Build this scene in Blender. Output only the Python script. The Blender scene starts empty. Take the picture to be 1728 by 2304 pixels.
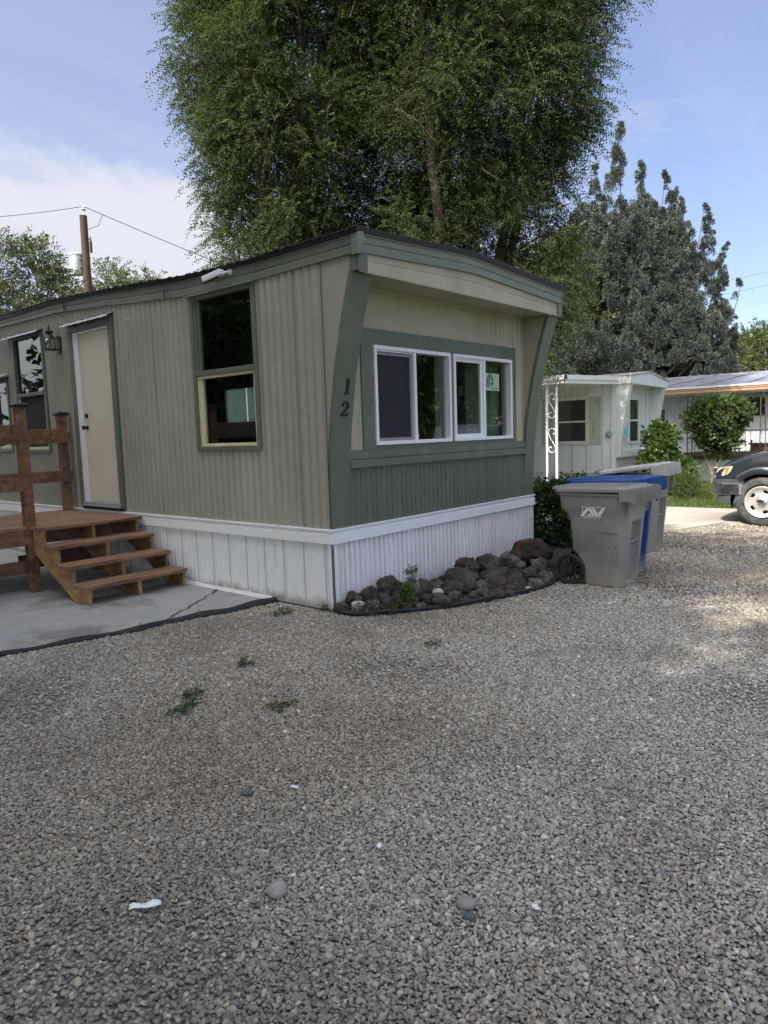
import bpy, math, random
import numpy as np
from mathutils import Vector, Matrix, noise as mnoise

random.seed(7)
RNG = np.random.default_rng(11)
scene = bpy.context.scene
COL = scene.collection
PI = math.pi

# ------------------------------------------------------------------ mesh helpers
class MB:
    def __init__(self): self.v=[]; self.f=[]; self.m=[]; self.mi=0
    def mat(self,i): self.mi=i; return self
    def add(self,vs,fs,mi=None):
        n=len(self.v); self.v+= [tuple(p) for p in vs]
        for q in fs: self.f.append([n+i for i in q]); self.m.append(self.mi if mi is None else mi)
        return self
    def box(self,x0,y0,z0,x1,y1,z1,mi=None):
        x0,x1=sorted((x0,x1)); y0,y1=sorted((y0,y1)); z0,z1=sorted((z0,z1))
        return self.add([(x0,y0,z0),(x1,y0,z0),(x1,y1,z0),(x0,y1,z0),(x0,y0,z1),(x1,y0,z1),(x1,y1,z1),(x0,y1,z1)],
            [(0,3,2,1),(4,5,6,7),(0,1,5,4),(1,2,6,5),(2,3,7,6),(3,0,4,7)],mi)
    def prism(self,poly,axis,a,b,mi=None):
        """poly = list of 2d pts in the two other axes (order x,y,z without axis)"""
        def p(c,t):
            c=list(c); c.insert(axis,t); return tuple(c)
        n=len(poly); vs=[p(c,a) for c in poly]+[p(c,b) for c in poly]
        fs=[list(range(n))[::-1],list(range(n,2*n))]+[[i,(i+1)%n,n+(i+1)%n,n+i] for i in range(n)]
        return self.add(vs,fs,mi)
    def tube(self,pts,r,n=8,cap=True,mi=None):
        pts=[Vector(p) for p in pts]; k=len(pts)
        rs=r if isinstance(r,(list,tuple)) else [r]*k
        vs=[]; prev=None
        for i,p in enumerate(pts):
            t=(pts[min(i+1,k-1)]-pts[max(i-1,0)]).normalized()
            if prev is None:
                a=t.orthogonal().normalized()
            else:
                a=(prev-t*prev.dot(t)); a=a.normalized() if a.length>1e-6 else t.orthogonal().normalized()
            prev=a; b=t.cross(a)
            for j in range(n):
                an=2*PI*j/n; vs.append(p+(a*math.cos(an)+b*math.sin(an))*rs[i])
        fs=[]
        for i in range(k-1):
            for j in range(n):
                fs.append([i*n+j,i*n+(j+1)%n,(i+1)*n+(j+1)%n,(i+1)*n+j])
        if cap: fs+= [list(range(n))[::-1],[(k-1)*n+j for j in range(n)]]
        return self.add(vs,fs,mi)
    def bar(self,a,b,w,h,mi=None):
        """square section bar from a to b (w horizontal, h the other)"""
        a=Vector(a); b=Vector(b); t=(b-a).normalized()
        s=t.cross(Vector((0,0,1)))
        s=s.normalized() if s.length>1e-4 else Vector((1,0,0))
        u=s.cross(t); vs=[]
        for p in (a,b):
            for i,j in ((-1,-1),(1,-1),(1,1),(-1,1)): vs.append(p+s*i*w/2+u*j*h/2)
        return self.add(vs,[(0,1,2,3),(7,6,5,4),(0,4,5,1),(1,5,6,2),(2,6,7,3),(3,7,4,0)],mi)
    def lathe(self,prof,axis,c,n=24,mi=None,cap=True):
        """prof = [(r,t)] revolve about axis through c"""
        vs=[]; c=Vector(c)
        ax=[Vector((1,0,0)),Vector((0,1,0)),Vector((0,0,1))][axis]
        a=[Vector((0,1,0)),Vector((0,0,1)),Vector((1,0,0))][axis]; b=ax.cross(a)
        for r,t in prof:
            for j in range(n):
                an=2*PI*j/n; vs.append(c+ax*t+(a*math.cos(an)+b*math.sin(an))*r)
        fs=[]
        for i in range(len(prof)-1):
            for j in range(n): fs.append([i*n+j,i*n+(j+1)%n,(i+1)*n+(j+1)%n,(i+1)*n+j])
        if cap: fs+=[list(range(n))[::-1],[(len(prof)-1)*n+j for j in range(n)]]
        return self.add(vs,fs,mi)
    def loft(self,rings,cap=True,mi=None):
        n=len(rings[0]); vs=[p for r in rings for p in r]; fs=[]
        for i in range(len(rings)-1):
            for j in range(n): fs.append([i*n+j,i*n+(j+1)%n,(i+1)*n+(j+1)%n,(i+1)*n+j])
        if cap: fs+=[list(range(n))[::-1],[(len(rings)-1)*n+j for j in range(n)]]
        return self.add(vs,fs,mi)

def fixn(me):
    import bmesh
    bm=bmesh.new(); bm.from_mesh(me); bmesh.ops.recalc_face_normals(bm,faces=bm.faces); bm.to_mesh(me); bm.free()

def build(name,mb,mats,parent=None,smooth=False,bevel=0,label=None,seg=2,off=None,ang=35,recalc=True):
    if not isinstance(mats,(list,tuple)): mats=[mats]
    me=bpy.data.meshes.new(name)
    off=Vector(off) if off is not None else root_loc(parent)
    me.from_pydata([(x-off.x,y-off.y,z-off.z) for x,y,z in mb.v],[],mb.f)
    for m in mats: me.materials.append(m)
    me.polygons.foreach_set('material_index',mb.m)
    if recalc: fixn(me)
    if smooth: me.polygons.foreach_set('use_smooth',[True]*len(me.polygons))
    o=bpy.data.objects.new(name,me); COL.objects.link(o)
    if parent is not None: o.parent=parent
    if bevel:
        b=o.modifiers.new('bevel','BEVEL'); b.width=bevel; b.segments=seg; b.limit_method='ANGLE'; b.angle_limit=math.radians(ang); b.harden_normals=False
    if smooth and smooth!='all':
        try: me.set_sharp_from_angle(angle=math.radians(40))
        except Exception: pass
    if label: o['label']=label
    return o

def root_loc(o):
    if o is None: return Vector((0,0,0))
    l=Vector((0,0,0))
    while o is not None: l=l+Vector(o.location); o=o.parent
    return l

def thing(name,label,cat,loc=(0,0,0),group=None,rz=0):
    o=bpy.data.objects.new(name,None); COL.objects.link(o); o.location=loc; o.rotation_euler=(0,0,rz)
    o.empty_display_size=.2
    return tag(o,label,cat,group)
def tag(o,label=None,cat=None,group=None,kind=None):
    if label: o['label']=label
    if cat: o['category']=cat
    if group: o['group']=group
    if kind: o['kind']=kind
    return o
def copy_tree(o,parent=None):
    c=o.copy(); COL.objects.link(c)
    if parent is not None: c.parent=parent
    for ch in list(o.children): copy_tree(ch,c)
    return c

# ------------------------------------------------------------------ materials
def ntree(m):
    m.use_nodes=True; nt=m.node_tree; nt.nodes.clear(); return nt
class NT:
    def __init__(s,nt): s.nt=nt
    def n(s,t,**k):
        nd=s.nt.nodes.new(t)
        for a,b in k.items():
            if a=='inp':
                for i,v in b.items(): nd.inputs[i].default_value=v
            else: setattr(nd,a,b)
        return nd
    def l(s,a,b): s.nt.links.new(a,b)
def c4(c): return (c[0],c[1],c[2],1)

def M(name,c,r=.6,v=.12,vs=3.,sc=(1,1,1),b=0,bs=40,metal=0,spec=.4,c2=None,c2s=2.,c2sc=(1,1,1),c2t=.55,c2w=.1,bd=.02,coat=0,c3=None,c3s=30,c3t=.6,mud=None,mudz=.14,grain=None):
    m=bpy.data.materials.new(name); t=NT(ntree(m))
    out=t.n('ShaderNodeOutputMaterial'); p=t.n('ShaderNodeBsdfPrincipled')
    p.inputs['Roughness'].default_value=r; p.inputs['Metallic'].default_value=metal
    p.inputs['Specular IOR Level'].default_value=spec; p.inputs['Coat Weight'].default_value=coat
    t.l(p.outputs[0],out.inputs[0])
    geo=t.n('ShaderNodeNewGeometry')
    def coord(s3):
        mp=t.n('ShaderNodeMapping'); mp.inputs['Scale'].default_value=s3; t.l(geo.outputs['Position'],mp.inputs['Vector']); return mp.outputs[0]
    def noise(scale,s3,det=5,rough=.6):
        nz=t.n('ShaderNodeTexNoise',inp={'Scale':scale,'Detail':det,'Roughness':rough}); t.l(coord(s3),nz.inputs['Vector']); return nz.outputs['Fac']
    def mix(fac,a,bb):
        mx=t.n('ShaderNodeMix',data_type='RGBA')
        t.l(fac,mx.inputs[0])
        if isinstance(a,tuple): mx.inputs[6].default_value=a
        else: t.l(a,mx.inputs[6])
        mx.inputs[7].default_value=bb
        return mx.outputs[2]
    rp=t.n('ShaderNodeMapRange',inp={1:.3,2:.7}); t.l(noise(vs,sc),rp.inputs[0])
    col=mix(rp.outputs[0],c4([x*(1-v) for x in c]),c4([min(1,x*(1+v)) for x in c]))
    if c2 is not None:
        rp2=t.n('ShaderNodeMapRange',inp={1:c2t-c2w/2,2:c2t+c2w/2}); t.l(noise(c2s,c2sc,6,.65),rp2.inputs[0]); col=mix(rp2.outputs[0],col,c4(c2))
    if c3 is not None:
        rp3=t.n('ShaderNodeMapRange',inp={1:c3t,2:c3t+.06}); t.l(noise(c3s,(1,1,1),3,.5),rp3.inputs[0]); col=mix(rp3.outputs[0],col,c4(c3))
    if grain:
        wv=t.n('ShaderNodeTexNoise',inp={'Scale':1.0,'Detail':6,'Roughness':.7,'Distortion':.6}); t.l(coord(grain),wv.inputs['Vector'])
        gr=t.n('ShaderNodeMapRange',inp={1:.40,2:.62,3:1.12,4:.55}); t.l(wv.outputs['Fac'],gr.inputs[0])
        gm_=t.n('ShaderNodeMix',data_type='RGBA',blend_type='MULTIPLY',inp={0:1}); t.l(col,gm_.inputs[6]); t.l(gr.outputs[0],gm_.inputs[7]); col=gm_.outputs[2]
        kv=t.n('ShaderNodeTexVoronoi',inp={'Scale':3.2}); t.l(geo.outputs['Position'],kv.inputs['Vector'])
        kr=t.n('ShaderNodeMapRange',inp={1:.05,2:.085,3:.35,4:1}); t.l(kv.outputs['Distance'],kr.inputs[0])
        km=t.n('ShaderNodeMix',data_type='RGBA',blend_type='MULTIPLY',inp={0:1}); t.l(col,km.inputs[6]); t.l(kr.outputs[0],km.inputs[7]); col=km.outputs[2]
    if mud:   # splashed dirt low on the wall
        sz=t.n('ShaderNodeSeparateXYZ'); t.l(geo.outputs['Position'],sz.inputs[0])
        mn=noise(7,(1,1,1),6,.7); hz=t.n('ShaderNodeMapRange',inp={1:0,2:mudz,3:.56,4:-.22}); t.l(sz.outputs[2],hz.inputs[0])
        ma=t.n('ShaderNodeMath',operation='ADD'); t.l(mn,ma.inputs[0]); t.l(hz.outputs[0],ma.inputs[1])
        mr_=t.n('ShaderNodeMapRange',inp={1:.55,2:.95,3:0,4:.8}); t.l(ma.outputs[0],mr_.inputs[0]); col=mix(mr_.outputs[0],col,c4(mud))
    t.l(col,p.inputs['Base Color'])
    if b:
        bp=t.n('ShaderNodeBump',inp={'Strength':b,'Distance':bd}); t.l(noise(bs,sc,6),bp.inputs['Height']); t.l(bp.outputs[0],p.inputs['Normal'])
    # small roughness variation
    rr=t.n('ShaderNodeMapRange',inp={1:.3,2:.7,3:max(0,r-.08),4:min(1,r+.08)}); t.l(noise(vs*2.3,sc),rr.inputs[0]); t.l(rr.outputs[0],p.inputs['Roughness'])
    return m

def glass(name,tint=(.55,.6,.58),refl=.12,rough=.01,wob=.15):
    m=bpy.data.materials.new(name); t=NT(ntree(m)); out=t.n('ShaderNodeOutputMaterial')
    tr=t.n('ShaderNodeBsdfTransparent',inp={0:c4(tint)}); gl=t.n('ShaderNodeBsdfGlossy',inp={'Roughness':rough,'Color':(.95,1,.98,1)})
    fr=t.n('ShaderNodeFresnel',inp={'IOR':1.5}); mp=t.n('ShaderNodeMapRange',inp={1:.04,2:1,3:refl,4:1}); t.l(fr.outputs[0],mp.inputs[0])
    geo=t.n('ShaderNodeNewGeometry'); ff=t.n('ShaderNodeMath',operation='SUBTRACT',inp={0:1}); t.l(geo.outputs['Backfacing'],ff.inputs[1]); fm=t.n('ShaderNodeMath',operation='MULTIPLY'); t.l(mp.outputs[0],fm.inputs[0]); t.l(ff.outputs[0],fm.inputs[1])
    mx=t.n('ShaderNodeMixShader'); t.l(fm.outputs[0],mx.inputs[0]); t.l(tr.outputs[0],mx.inputs[1]); t.l(gl.outputs[0],mx.inputs[2]); t.l(mx.outputs[0],out.inputs[0]); nz=t.n('ShaderNodeTexNoise',inp={'Scale':2.2,'Detail':1}); t.l(geo.outputs['Position'],nz.inputs['Vector'])
    bp=t.n('ShaderNodeBump',inp={'Strength':wob,'Distance':.02}); t.l(nz.outputs['Fac'],bp.inputs['Height']); t.l(bp.outputs[0],gl.inputs['Normal'])
    return m

def leafmat(name,dark,light,transl=.35,rough=.5,spec=.35):
    m=bpy.data.materials.new(name); t=NT(ntree(m)); out=t.n('ShaderNodeOutputMaterial')
    at=t.n('ShaderNodeAttribute',attribute_name='tone'); rp=t.n('ShaderNodeValToRGB')
    rp.color_ramp.elements[0].color=c4(dark); rp.color_ramp.elements[1].color=c4(light); t.l(at.outputs['Fac'],rp.inputs[0])
    p=t.n('ShaderNodeBsdfPrincipled',inp={'Roughness':rough,'Specular IOR Level':spec}); t.l(rp.outputs[0],p.inputs['Base Color'])
    tl=t.n('ShaderNodeBsdfTranslucent'); mulc=t.n('ShaderNodeMix',data_type='RGBA',blend_type='MULTIPLY',inp={0:1}); mulc.inputs[7].default_value=(1.3,1.5,.6,1); t.l(rp.outputs[0],mulc.inputs[6]); t.l(mulc.outputs[2],tl.inputs[0])
    mx=t.n('ShaderNodeMixShader',inp={0:transl}); t.l(p.outputs[0],mx.inputs[1]); t.l(tl.outputs[0],mx.inputs[2]); t.l(mx.outputs[0],out.inputs[0])
    return m

SAGE=(.297,.299,.240)
m_siding=M('sage_siding',SAGE,.42,.05,1.2,c2=(.353,.357,.29),c2s=1.4,c2sc=(1,1,.5),c2t=.58,c2w=.25,b=.16,bs=2.6,bd=.06)
m_beige=M('beige_siding',(.42,.385,.285),.5,.05,1.5,c2=(.30,.27,.19),c2s=1.2,c2sc=(1,1,.5),c2t=.62,c2w=.3)
m_green=M('green_trim',(.120,.145,.108),.42,.06,2,c2=(.16,.19,.145),c2s=4,c2t=.62,c2w=.2,b=.05,bs=30)
m_greend=M('dark_green_panel',(.100,.125,.094),.45,.07,2,c2=(.13,.16,.12),c2s=3,c2sc=(3,3,.4),c2t=.58,c2w=.25)
m_fascia=M('green_fascia',(.165,.195,.145),.38,.06,2,c2=(.21,.24,.185),c2s=5,c2sc=(.4,.4,2),c2t=.6,c2w=.2)
m_black=M('black_roof_edge',(.018,.019,.024),.45,.15,6)
m_roof=M('dark_roof_metal',(.02,.021,.024),.5,.2,4)
m_skirt=M('white_vinyl',(.80,.82,.83),.35,.02,2,c2=(.55,.55,.50),c2s=3,c2sc=(5,5,.35),c2t=.66,c2w=.16,mud=(.30,.26,.20),mudz=.16)
m_belt=M('white_belt',(.82,.84,.85),.35,.02,2,c2=(.6,.58,.5),c2s=6,c2t=.72,c2w=.1)
m_white=M('white_frame',(.82,.83,.85),.35,.02,3)
m_jamb=M('white_jamb',(.75,.76,.82),.4,.03,3)
m_cream=M('cream_sash',(.66,.60,.36),.5,.06,4,c2=(.72,.7,.55),c2s=3,c2t=.6)
m_door=M('cream_door',(.62,.575,.465),.4,.02,.8,c2=(.55,.50,.39),c2s=.9,c2t=.68,c2w=.3)
m_knob=M('black_metal',(.012,.012,.014),.3,.1,10)
m_numer=M('black_numeral',(.012,.012,.012),.5,.1,10)
m_alum=M('raw_aluminium',(.50,.52,.54),.35,.1,8,metal=.6,c2=(.5,.52,.54),c2s=9,c2t=.5)
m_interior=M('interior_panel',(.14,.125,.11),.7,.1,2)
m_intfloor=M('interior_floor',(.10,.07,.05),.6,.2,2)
m_frost=None
m_screen=M('insect_screen',(.022,.022,.026),.8,.1,30)
m_greenboard=M('green_wrap_board',(.27,.325,.25),.6,.1,2)
m_stain=M('stained_wood',(.215,.112,.064),.6,.22,7,sc=(1.2,1.2,1.2),b=.25,bs=25,c2=(.10,.042,.024),c2s=5,c2t=.6,c2w=.2,grain=(9,9,9))
m_deckw=M('deck_board',(.275,.165,.10),.65,.25,6,sc=(.5,4,4),b=.3,bs=20,c2=(.13,.07,.042),c2s=6,c2sc=(.4,3,3),c2t=.58,c2w=.2,grain=(2.2,38,38),c3=(.30,.20,.13),c3s=8,c3t=.66)
m_string=M('stringer_wood',(.36,.22,.10),.6,.2,5,sc=(1,1,2),b=.2,bs=25,c2=(.17,.1,.045),c2s=4,c2t=.62,c2w=.15,grain=(20,5,10))
m_cap=M('post_cap',(.014,.015,.013),.4,.2,8)
m_clear=glass('clear_pane',(.72,.77,.75),.17,wob=.03)
m_dark=glass('dark_pane',(.55,.58,.57),.18,wob=.03)
m_tintg=glass('greenish_pane',(.80,.86,.80),.16,wob=.02)

def perf_mat():
    m=bpy.data.materials.new('perforated_vinyl'); t=NT(ntree(m)); out=t.n('ShaderNodeOutputMaterial'); p=t.n('ShaderNodeBsdfPrincipled',inp={'Roughness':.4})
    geo=t.n('ShaderNodeNewGeometry'); sep=t.n('ShaderNodeSeparateXYZ'); t.l(geo.outputs['Position'],sep.inputs[0])
    add=t.n('ShaderNodeMath',operation='ADD'); t.l(sep.outputs[0],add.inputs[0]); t.l(sep.outputs[1],add.inputs[1])
    def mul(a,k):
        q=t.n('ShaderNodeMath',operation='MULTIPLY',inp={1:k}); t.l(a,q.inputs[0]); return q.outputs[0]
    s1=t.n('ShaderNodeMath',operation='SINE'); t.l(mul(add.outputs[0],2*PI/.022),s1.inputs[0])
    s2=t.n('ShaderNodeMath',operation='SINE'); t.l(mul(sep.outputs[2],2*PI/.026),s2.inputs[0])
    pr=t.n('ShaderNodeMath',operation='MULTIPLY'); t.l(s1.outputs[0],pr.inputs[0]); t.l(s2.outputs[0],pr.inputs[1])
    mr=t.n('ShaderNodeMapRange',inp={1:.0,2:.25}); t.l(pr.outputs[0],mr.inputs[0])
    mx=t.n('ShaderNodeMix',data_type='RGBA'); t.l(mr.outputs[0],mx.inputs[0]); mx.inputs[6].default_value=(.72,.73,.73,1); mx.inputs[7].default_value=(.12,.12,.12,1)
    t.l(mx.outputs[2],p.inputs['Base Color']); t.l(p.outputs[0],out.inputs[0]); return m
m_perf=perf_mat()

def frost_mat():
    m=bpy.data.materials.new('frosted_pane'); t=NT(ntree(m)); out=t.n('ShaderNodeOutputMaterial')
    a=t.n('ShaderNodeBsdfTranslucent',inp={0:(.75,.85,.78,1)}); b=t.n('ShaderNodeBsdfTransparent',inp={0:(.8,.9,.85,1)}); mx=t.n('ShaderNodeMixShader',inp={0:.35})
    t.l(a.outputs[0],mx.inputs[1]); t.l(b.outputs[0],mx.inputs[2]); t.l(mx.outputs[0],out.inputs[0]); return m
m_frost=frost_mat()

# ------------------------------------------------------------------ camera, sun, sky
yaw,pitch,roll=[math.radians(a) for a in (49.55569618,-6.32953112,-1.87585831)]
CAM=Vector((-4.45616396,-4.41564958,1.58029125))
fw=Vector((math.cos(pitch)*math.sin(yaw),math.cos(pitch)*math.cos(yaw),math.sin(pitch)))
r0=Vector((math.cos(yaw),-math.sin(yaw),0)); u0=r0.cross(fw)
Rv=r0*math.cos(roll)+u0*math.sin(roll); Uv=-r0*math.sin(roll)+u0*math.cos(roll)
cd=bpy.data.cameras.new('camera'); cam=bpy.data.objects.new('camera',cd); COL.objects.link(cam)
mw=Matrix((( Rv.x,Uv.x,-fw.x,CAM.x),(Rv.y,Uv.y,-fw.y,CAM.y),(Rv.z,Uv.z,-fw.z,CAM.z),(0,0,0,1)))
cam.matrix_world=mw
cd.sensor_fit='VERTICAL'; cd.sensor_height=36; cd.sensor_width=36; cd.lens=1595.348/2304*36
cd.clip_start=.05; cd.clip_end=3000
scene.camera=cam

SUN=Vector((-.680,.030,.731)).normalized()
sd=bpy.data.lights.new('sun','SUN'); sd.energy=3.6; sd.angle=math.radians(.55); sd.color=(1,.93,.82)
so=bpy.data.objects.new('sun',sd); COL.objects.link(so); so.rotation_euler=SUN.to_track_quat('Z','Y').to_euler(); so.location=(-20,5,30)

wd=bpy.data.worlds.new('World'); scene.world=wd; t=NT(ntree(wd))
wo=t.n('ShaderNodeOutputWorld'); bg=t.n('ShaderNodeBackground'); bg.inputs[1].default_value=.12
sky=t.n('ShaderNodeTexSky',sky_type='NISHITA'); sky.sun_disc=False; sky.sun_elevation=math.asin(SUN.z); sky.sun_rotation=math.atan2(SUN.x,SUN.y); sky.air_density=1.0; sky.dust_density=1.2; sky.ozone_density=1.5; sky.altitude=800
tc=t.n('ShaderNodeTexCoord')
sepw=t.n('ShaderNodeSeparateXYZ'); t.l(tc.outputs['Generated'],sepw.inputs[0])
# project direction on a cloud deck: (x,y)/(z+.12)
za=t.n('ShaderNodeMath',operation='MAXIMUM',inp={1:0.0}); t.l(sepw.outputs[2],za.inputs[0])
zb=t.n('ShaderNodeMath',operation='ADD',inp={1:.18}); t.l(za.outputs[0],zb.inputs[0])
dx=t.n('ShaderNodeMath',operation='DIVIDE'); t.l(sepw.outputs[0],dx.inputs[0]); t.l(zb.outputs[0],dx.inputs[1])
dy=t.n('ShaderNodeMath',operation='DIVIDE'); t.l(sepw.outputs[1],dy.inputs[0]); t.l(zb.outputs[0],dy.inputs[1])
cmb=t.n('ShaderNodeCombineXYZ'); t.l(dx.outputs[0],cmb.inputs[0]); t.l(dy.outputs[0],cmb.inputs[1])
def wnoise(scale,det,rough,dist,s3,loc=(0,0,0)):
    mp=t.n('ShaderNodeMapping'); mp.inputs['Scale'].default_value=s3; mp.inputs['Location'].default_value=loc; mp.inputs['Rotation'].default_value=(0,0,.5); t.l(cmb.outputs[0],mp.inputs[0])
    nz=t.n('ShaderNodeTexNoise',inp={'Scale':scale,'Detail':det,'Roughness':rough,'Distortion':dist}); t.l(mp.outputs[0],nz.inputs['Vector']); return nz.outputs['Fac']
cu=wnoise(.9,9,.55,.3,(1,1,1),(1.3,.4,0)); ci=wnoise(.7,7,.6,.8,(.35,1.7,1),(3.1,2.2,0))
# more veil towards the left (north-west), bluer to the right
lv=t.n('ShaderNodeVectorMath',operation='DOT_PRODUCT'); t.l(tc.outputs['Generated'],lv.inputs[0]); lv.inputs[1].default_value=(-.65,.76,0)
lmr=t.n('ShaderNodeMapRange',inp={1:-.75,2:.55,3:-.17,4:.15}); t.l(lv.outputs['Value'],lmr.inputs[0])
lo=t.n('ShaderNodeMapRange',inp={1:.0,2:.62,3:.10,4:-.05}); t.l(za.outputs[0],lo.inputs[0])
s_=t.n('ShaderNodeMath',operation='ADD'); t.l(cu,s_.inputs[0]); t.l(lmr.outputs[0],s_.inputs[1])
s2=t.n('ShaderNodeMath',operation='ADD'); t.l(s_.outputs[0],s2.inputs[0]); t.l(lo.outputs[0],s2.inputs[1])
cm=t.n('ShaderNodeMapRange',interpolation_type='SMOOTHSTEP',inp={1:.515,2:.69}); t.l(s2.outputs[0],cm.inputs[0])
cim=t.n('ShaderNodeMapRange',interpolation_type='SMOOTHSTEP',inp={1:.42,2:.78,3:.26,4:.66}); t.l(ci,cim.inputs[0])
mxm=t.n('ShaderNodeMath',operation='MAXIMUM'); t.l(cm.outputs[0],mxm.inputs[0]); t.l(cim.outputs[0],mxm.inputs[1])
ccol=t.n('ShaderNodeMix',data_type='RGBA'); t.l(cm.outputs[0],ccol.inputs[0]); ccol.inputs[6].default_value=(3.0,3.2,4.0,1); ccol.inputs[7].default_value=(3.75,3.85,4.25,1)
lift=t.n('ShaderNodeMix',data_type='RGBA',blend_type='MULTIPLY',inp={0:1}); t.l(sky.outputs[0],lift.inputs[6]); lift.inputs[7].default_value=(.92,.90,1.02,1)
cmix=t.n('ShaderNodeMix',data_type='RGBA'); t.l(mxm.outputs[0],cmix.inputs[0]); t.l(lift.outputs[2],cmix.inputs[6]); t.l(ccol.outputs[2],cmix.inputs[7])
sdn=t.n('ShaderNodeVectorMath',operation='DOT_PRODUCT'); t.l(tc.outputs['Generated'],sdn.inputs[0]); sdn.inputs[1].default_value=tuple(SUN)
smx=t.n('ShaderNodeMath',operation='MAXIMUM',inp={1:0.0}); t.l(sdn.outputs['Value'],smx.inputs[0])
spw=t.n('ShaderNodeMath',operation='POWER',inp={1:3.0}); t.l(smx.outputs[0],spw.inputs[0])
gcol=t.n('ShaderNodeMix',data_type='RGBA'); t.l(spw.outputs[0],gcol.inputs[0]); gcol.inputs[6].default_value=(0,0,0,1); gcol.inputs[7].default_value=(17.5,16.9,15.6,1)
gadd=t.n('ShaderNodeMix',data_type='RGBA',blend_type='ADD',inp={0:1}); t.l(cmix.outputs[2],gadd.inputs[6]); t.l(gcol.outputs[2],gadd.inputs[7])   # hazy glow round the sun, added to lift the fill light
t.l(gadd.outputs[2],bg.inputs[0]); t.l(bg.outputs[0],wo.inputs[0])
scene.view_settings.view_transform='Standard'; scene.view_settings.look='None'; scene.view_settings.exposure=0.85; scene.view_settings.gamma=1
scene.cycles.max_bounces=6; scene.cycles.transparent_max_bounces=12; scene.cycles.caustics_reflective=False; scene.cycles.caustics_refractive=False

# ================================================================== SETTING
def gravel_ground_mat():
    m=bpy.data.materials.new('gravel_bed'); t=NT(ntree(m)); out=t.n('ShaderNodeOutputMaterial'); p=t.n('ShaderNodeBsdfPrincipled',inp={'Roughness':.85,'Specular IOR Level':.2})
    geo=t.n('ShaderNodeNewGeometry')
    vo=t.n('ShaderNodeTexVoronoi',inp={'Scale':62,'Randomness':1}); t.l(geo.outputs['Position'],vo.inputs['Vector'])
    sp=t.n('ShaderNodeSeparateColor'); t.l(vo.outputs['Color'],sp.inputs[0])
    rp=t.n('ShaderNodeValToRGB'); e=rp.color_ramp.elements
    e[0].color=(.16,.15,.13,1); e[1].color=(.58,.55,.49,1)
    for pos,c in ((.3,(.31,.29,.255,1)),(.6,(.38,.35,.30,1)),(.85,(.46,.415,.34,1))):
        q=e.new(pos); q.color=c
    t.l(sp.outputs[0],rp.inputs[0])
    ed=t.n('ShaderNodeMapRange',inp={1:.2,2:.75,3:1,4:.35}); t.l(vo.outputs['Distance'],ed.inputs[0])
    mu=t.n('ShaderNodeMix',data_type='RGBA',blend_type='MULTIPLY',inp={0:1}); t.l(rp.outputs[0],mu.inputs[6]); t.l(ed.outputs[0],mu.inputs[7])
    nz=t.n('ShaderNodeTexNoise',inp={'Scale':.55,'Detail':6,'Roughness':.6}); t.l(geo.outputs['Position'],nz.inputs['Vector'])
    mr=t.n('ShaderNodeMapRange',inp={1:.52,2:.7}); t.l(nz.outputs['Fac'],mr.inputs[0])
    mx=t.n('ShaderNodeMix',data_type='RGBA',blend_type='MULTIPLY'); t.l(mr.outputs[0],mx.inputs[0]); t.l(mu.outputs[2],mx.inputs[6]); mx.inputs[7].default_value=(.80,.74,.60,1)
    # far out the gravel gives way to dry grass and earth
    sep=t.n('ShaderNodeVectorMath',operation='LENGTH'); t.l(geo.outputs['Position'],sep.inputs[0])
    far=t.n('ShaderNodeMapRange',inp={1:26,2:40}); t.l(sep.outputs['Value'],far.inputs[0])
    mf=t.n('ShaderNodeMix',data_type='RGBA'); t.l(far.outputs[0],mf.inputs[0]); t.l(mx.outputs[2],mf.inputs[6]); mf.inputs[7].default_value=(.11,.13,.05,1)
    t.l(mf.outputs[2],p.inputs['Base Color'])
    inv=t.n('ShaderNodeMath',operation='SUBTRACT',inp={0:1}); t.l(vo.outputs['Distance'],inv.inputs[1])
    bp=t.n('ShaderNodeBump',inp={'Strength':.8,'Distance':.012}); t.l(inv.outputs[0],bp.inputs['Height']); t.l(bp.outputs[0],p.inputs['Normal'])
    t.l(p.outputs[0],out.inputs[0]); return m
m_gbed=gravel_ground_mat()
g=MB(); g.add([(-900,-900,-.014),(900,-900,-.014),(900,900,-.014),(-900,900,-.014)],[(0,1,2,3)])
tag(build('ground',g,m_gbed),kind='structure')

# --- patio slab under the porch
m_patio=M('patio_concrete',(.305,.31,.305),.75,.12,1.6,b=.15,bs=60,c2=(.18,.178,.165),c2s=1.3,c2t=.57,c2w=.09,c3=(.5,.5,.48),c3s=45,c3t=.70)
edge=[(-3.6,1.54),(-2.95,1.37),(-2.385,1.219),(-1.987,1.125),(-1.681,1.047),(-1.336,.96),(-1.092,.975),(-.602,.853),(-.06,.794),(-.004,.80)]
crack=[(-.03,1.70),(-.115,1.636),(-.17,1.575),(-.28,1.545),(-.36,1.455),(-.455,1.432),(-.53,1.35),(-.62,1.325),(-.70,1.25),(-.79,1.235),(-.86,1.165),(-.93,1.14),(-.99,1.075),(-1.07,1.045),(-1.138,.972)]
def outset(line,d):
    res=[]
    for i,(x,y) in enumerate(line):
        a=line[max(i-1,0)]; b=line[min(i+1,len(line)-1)]; tx,ty=b[0]-a[0],b[1]-a[1]; L=math.hypot(tx,ty); res.append((x-ty/L*d,y+tx/L*d))
    return res
p=MB()
crL=[(x-.010-.008*math.sin(i*2.1),y+.013+.008*math.sin(i*1.3)) for i,(x,y) in enumerate(crack)]
crR=[(x+.012,y-.012-.009*math.sin(i*1.7)) for i,(x,y) in enumerate(crack)]
k=next(i for i,e in enumerate(edge) if e[0]>-1.138)   # split the slab at the crack
polyA=edge[:k]+crL[::-1]+[(-.004,1.74),(-.004,14),(-6,14),(-6,2.2)]
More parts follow.
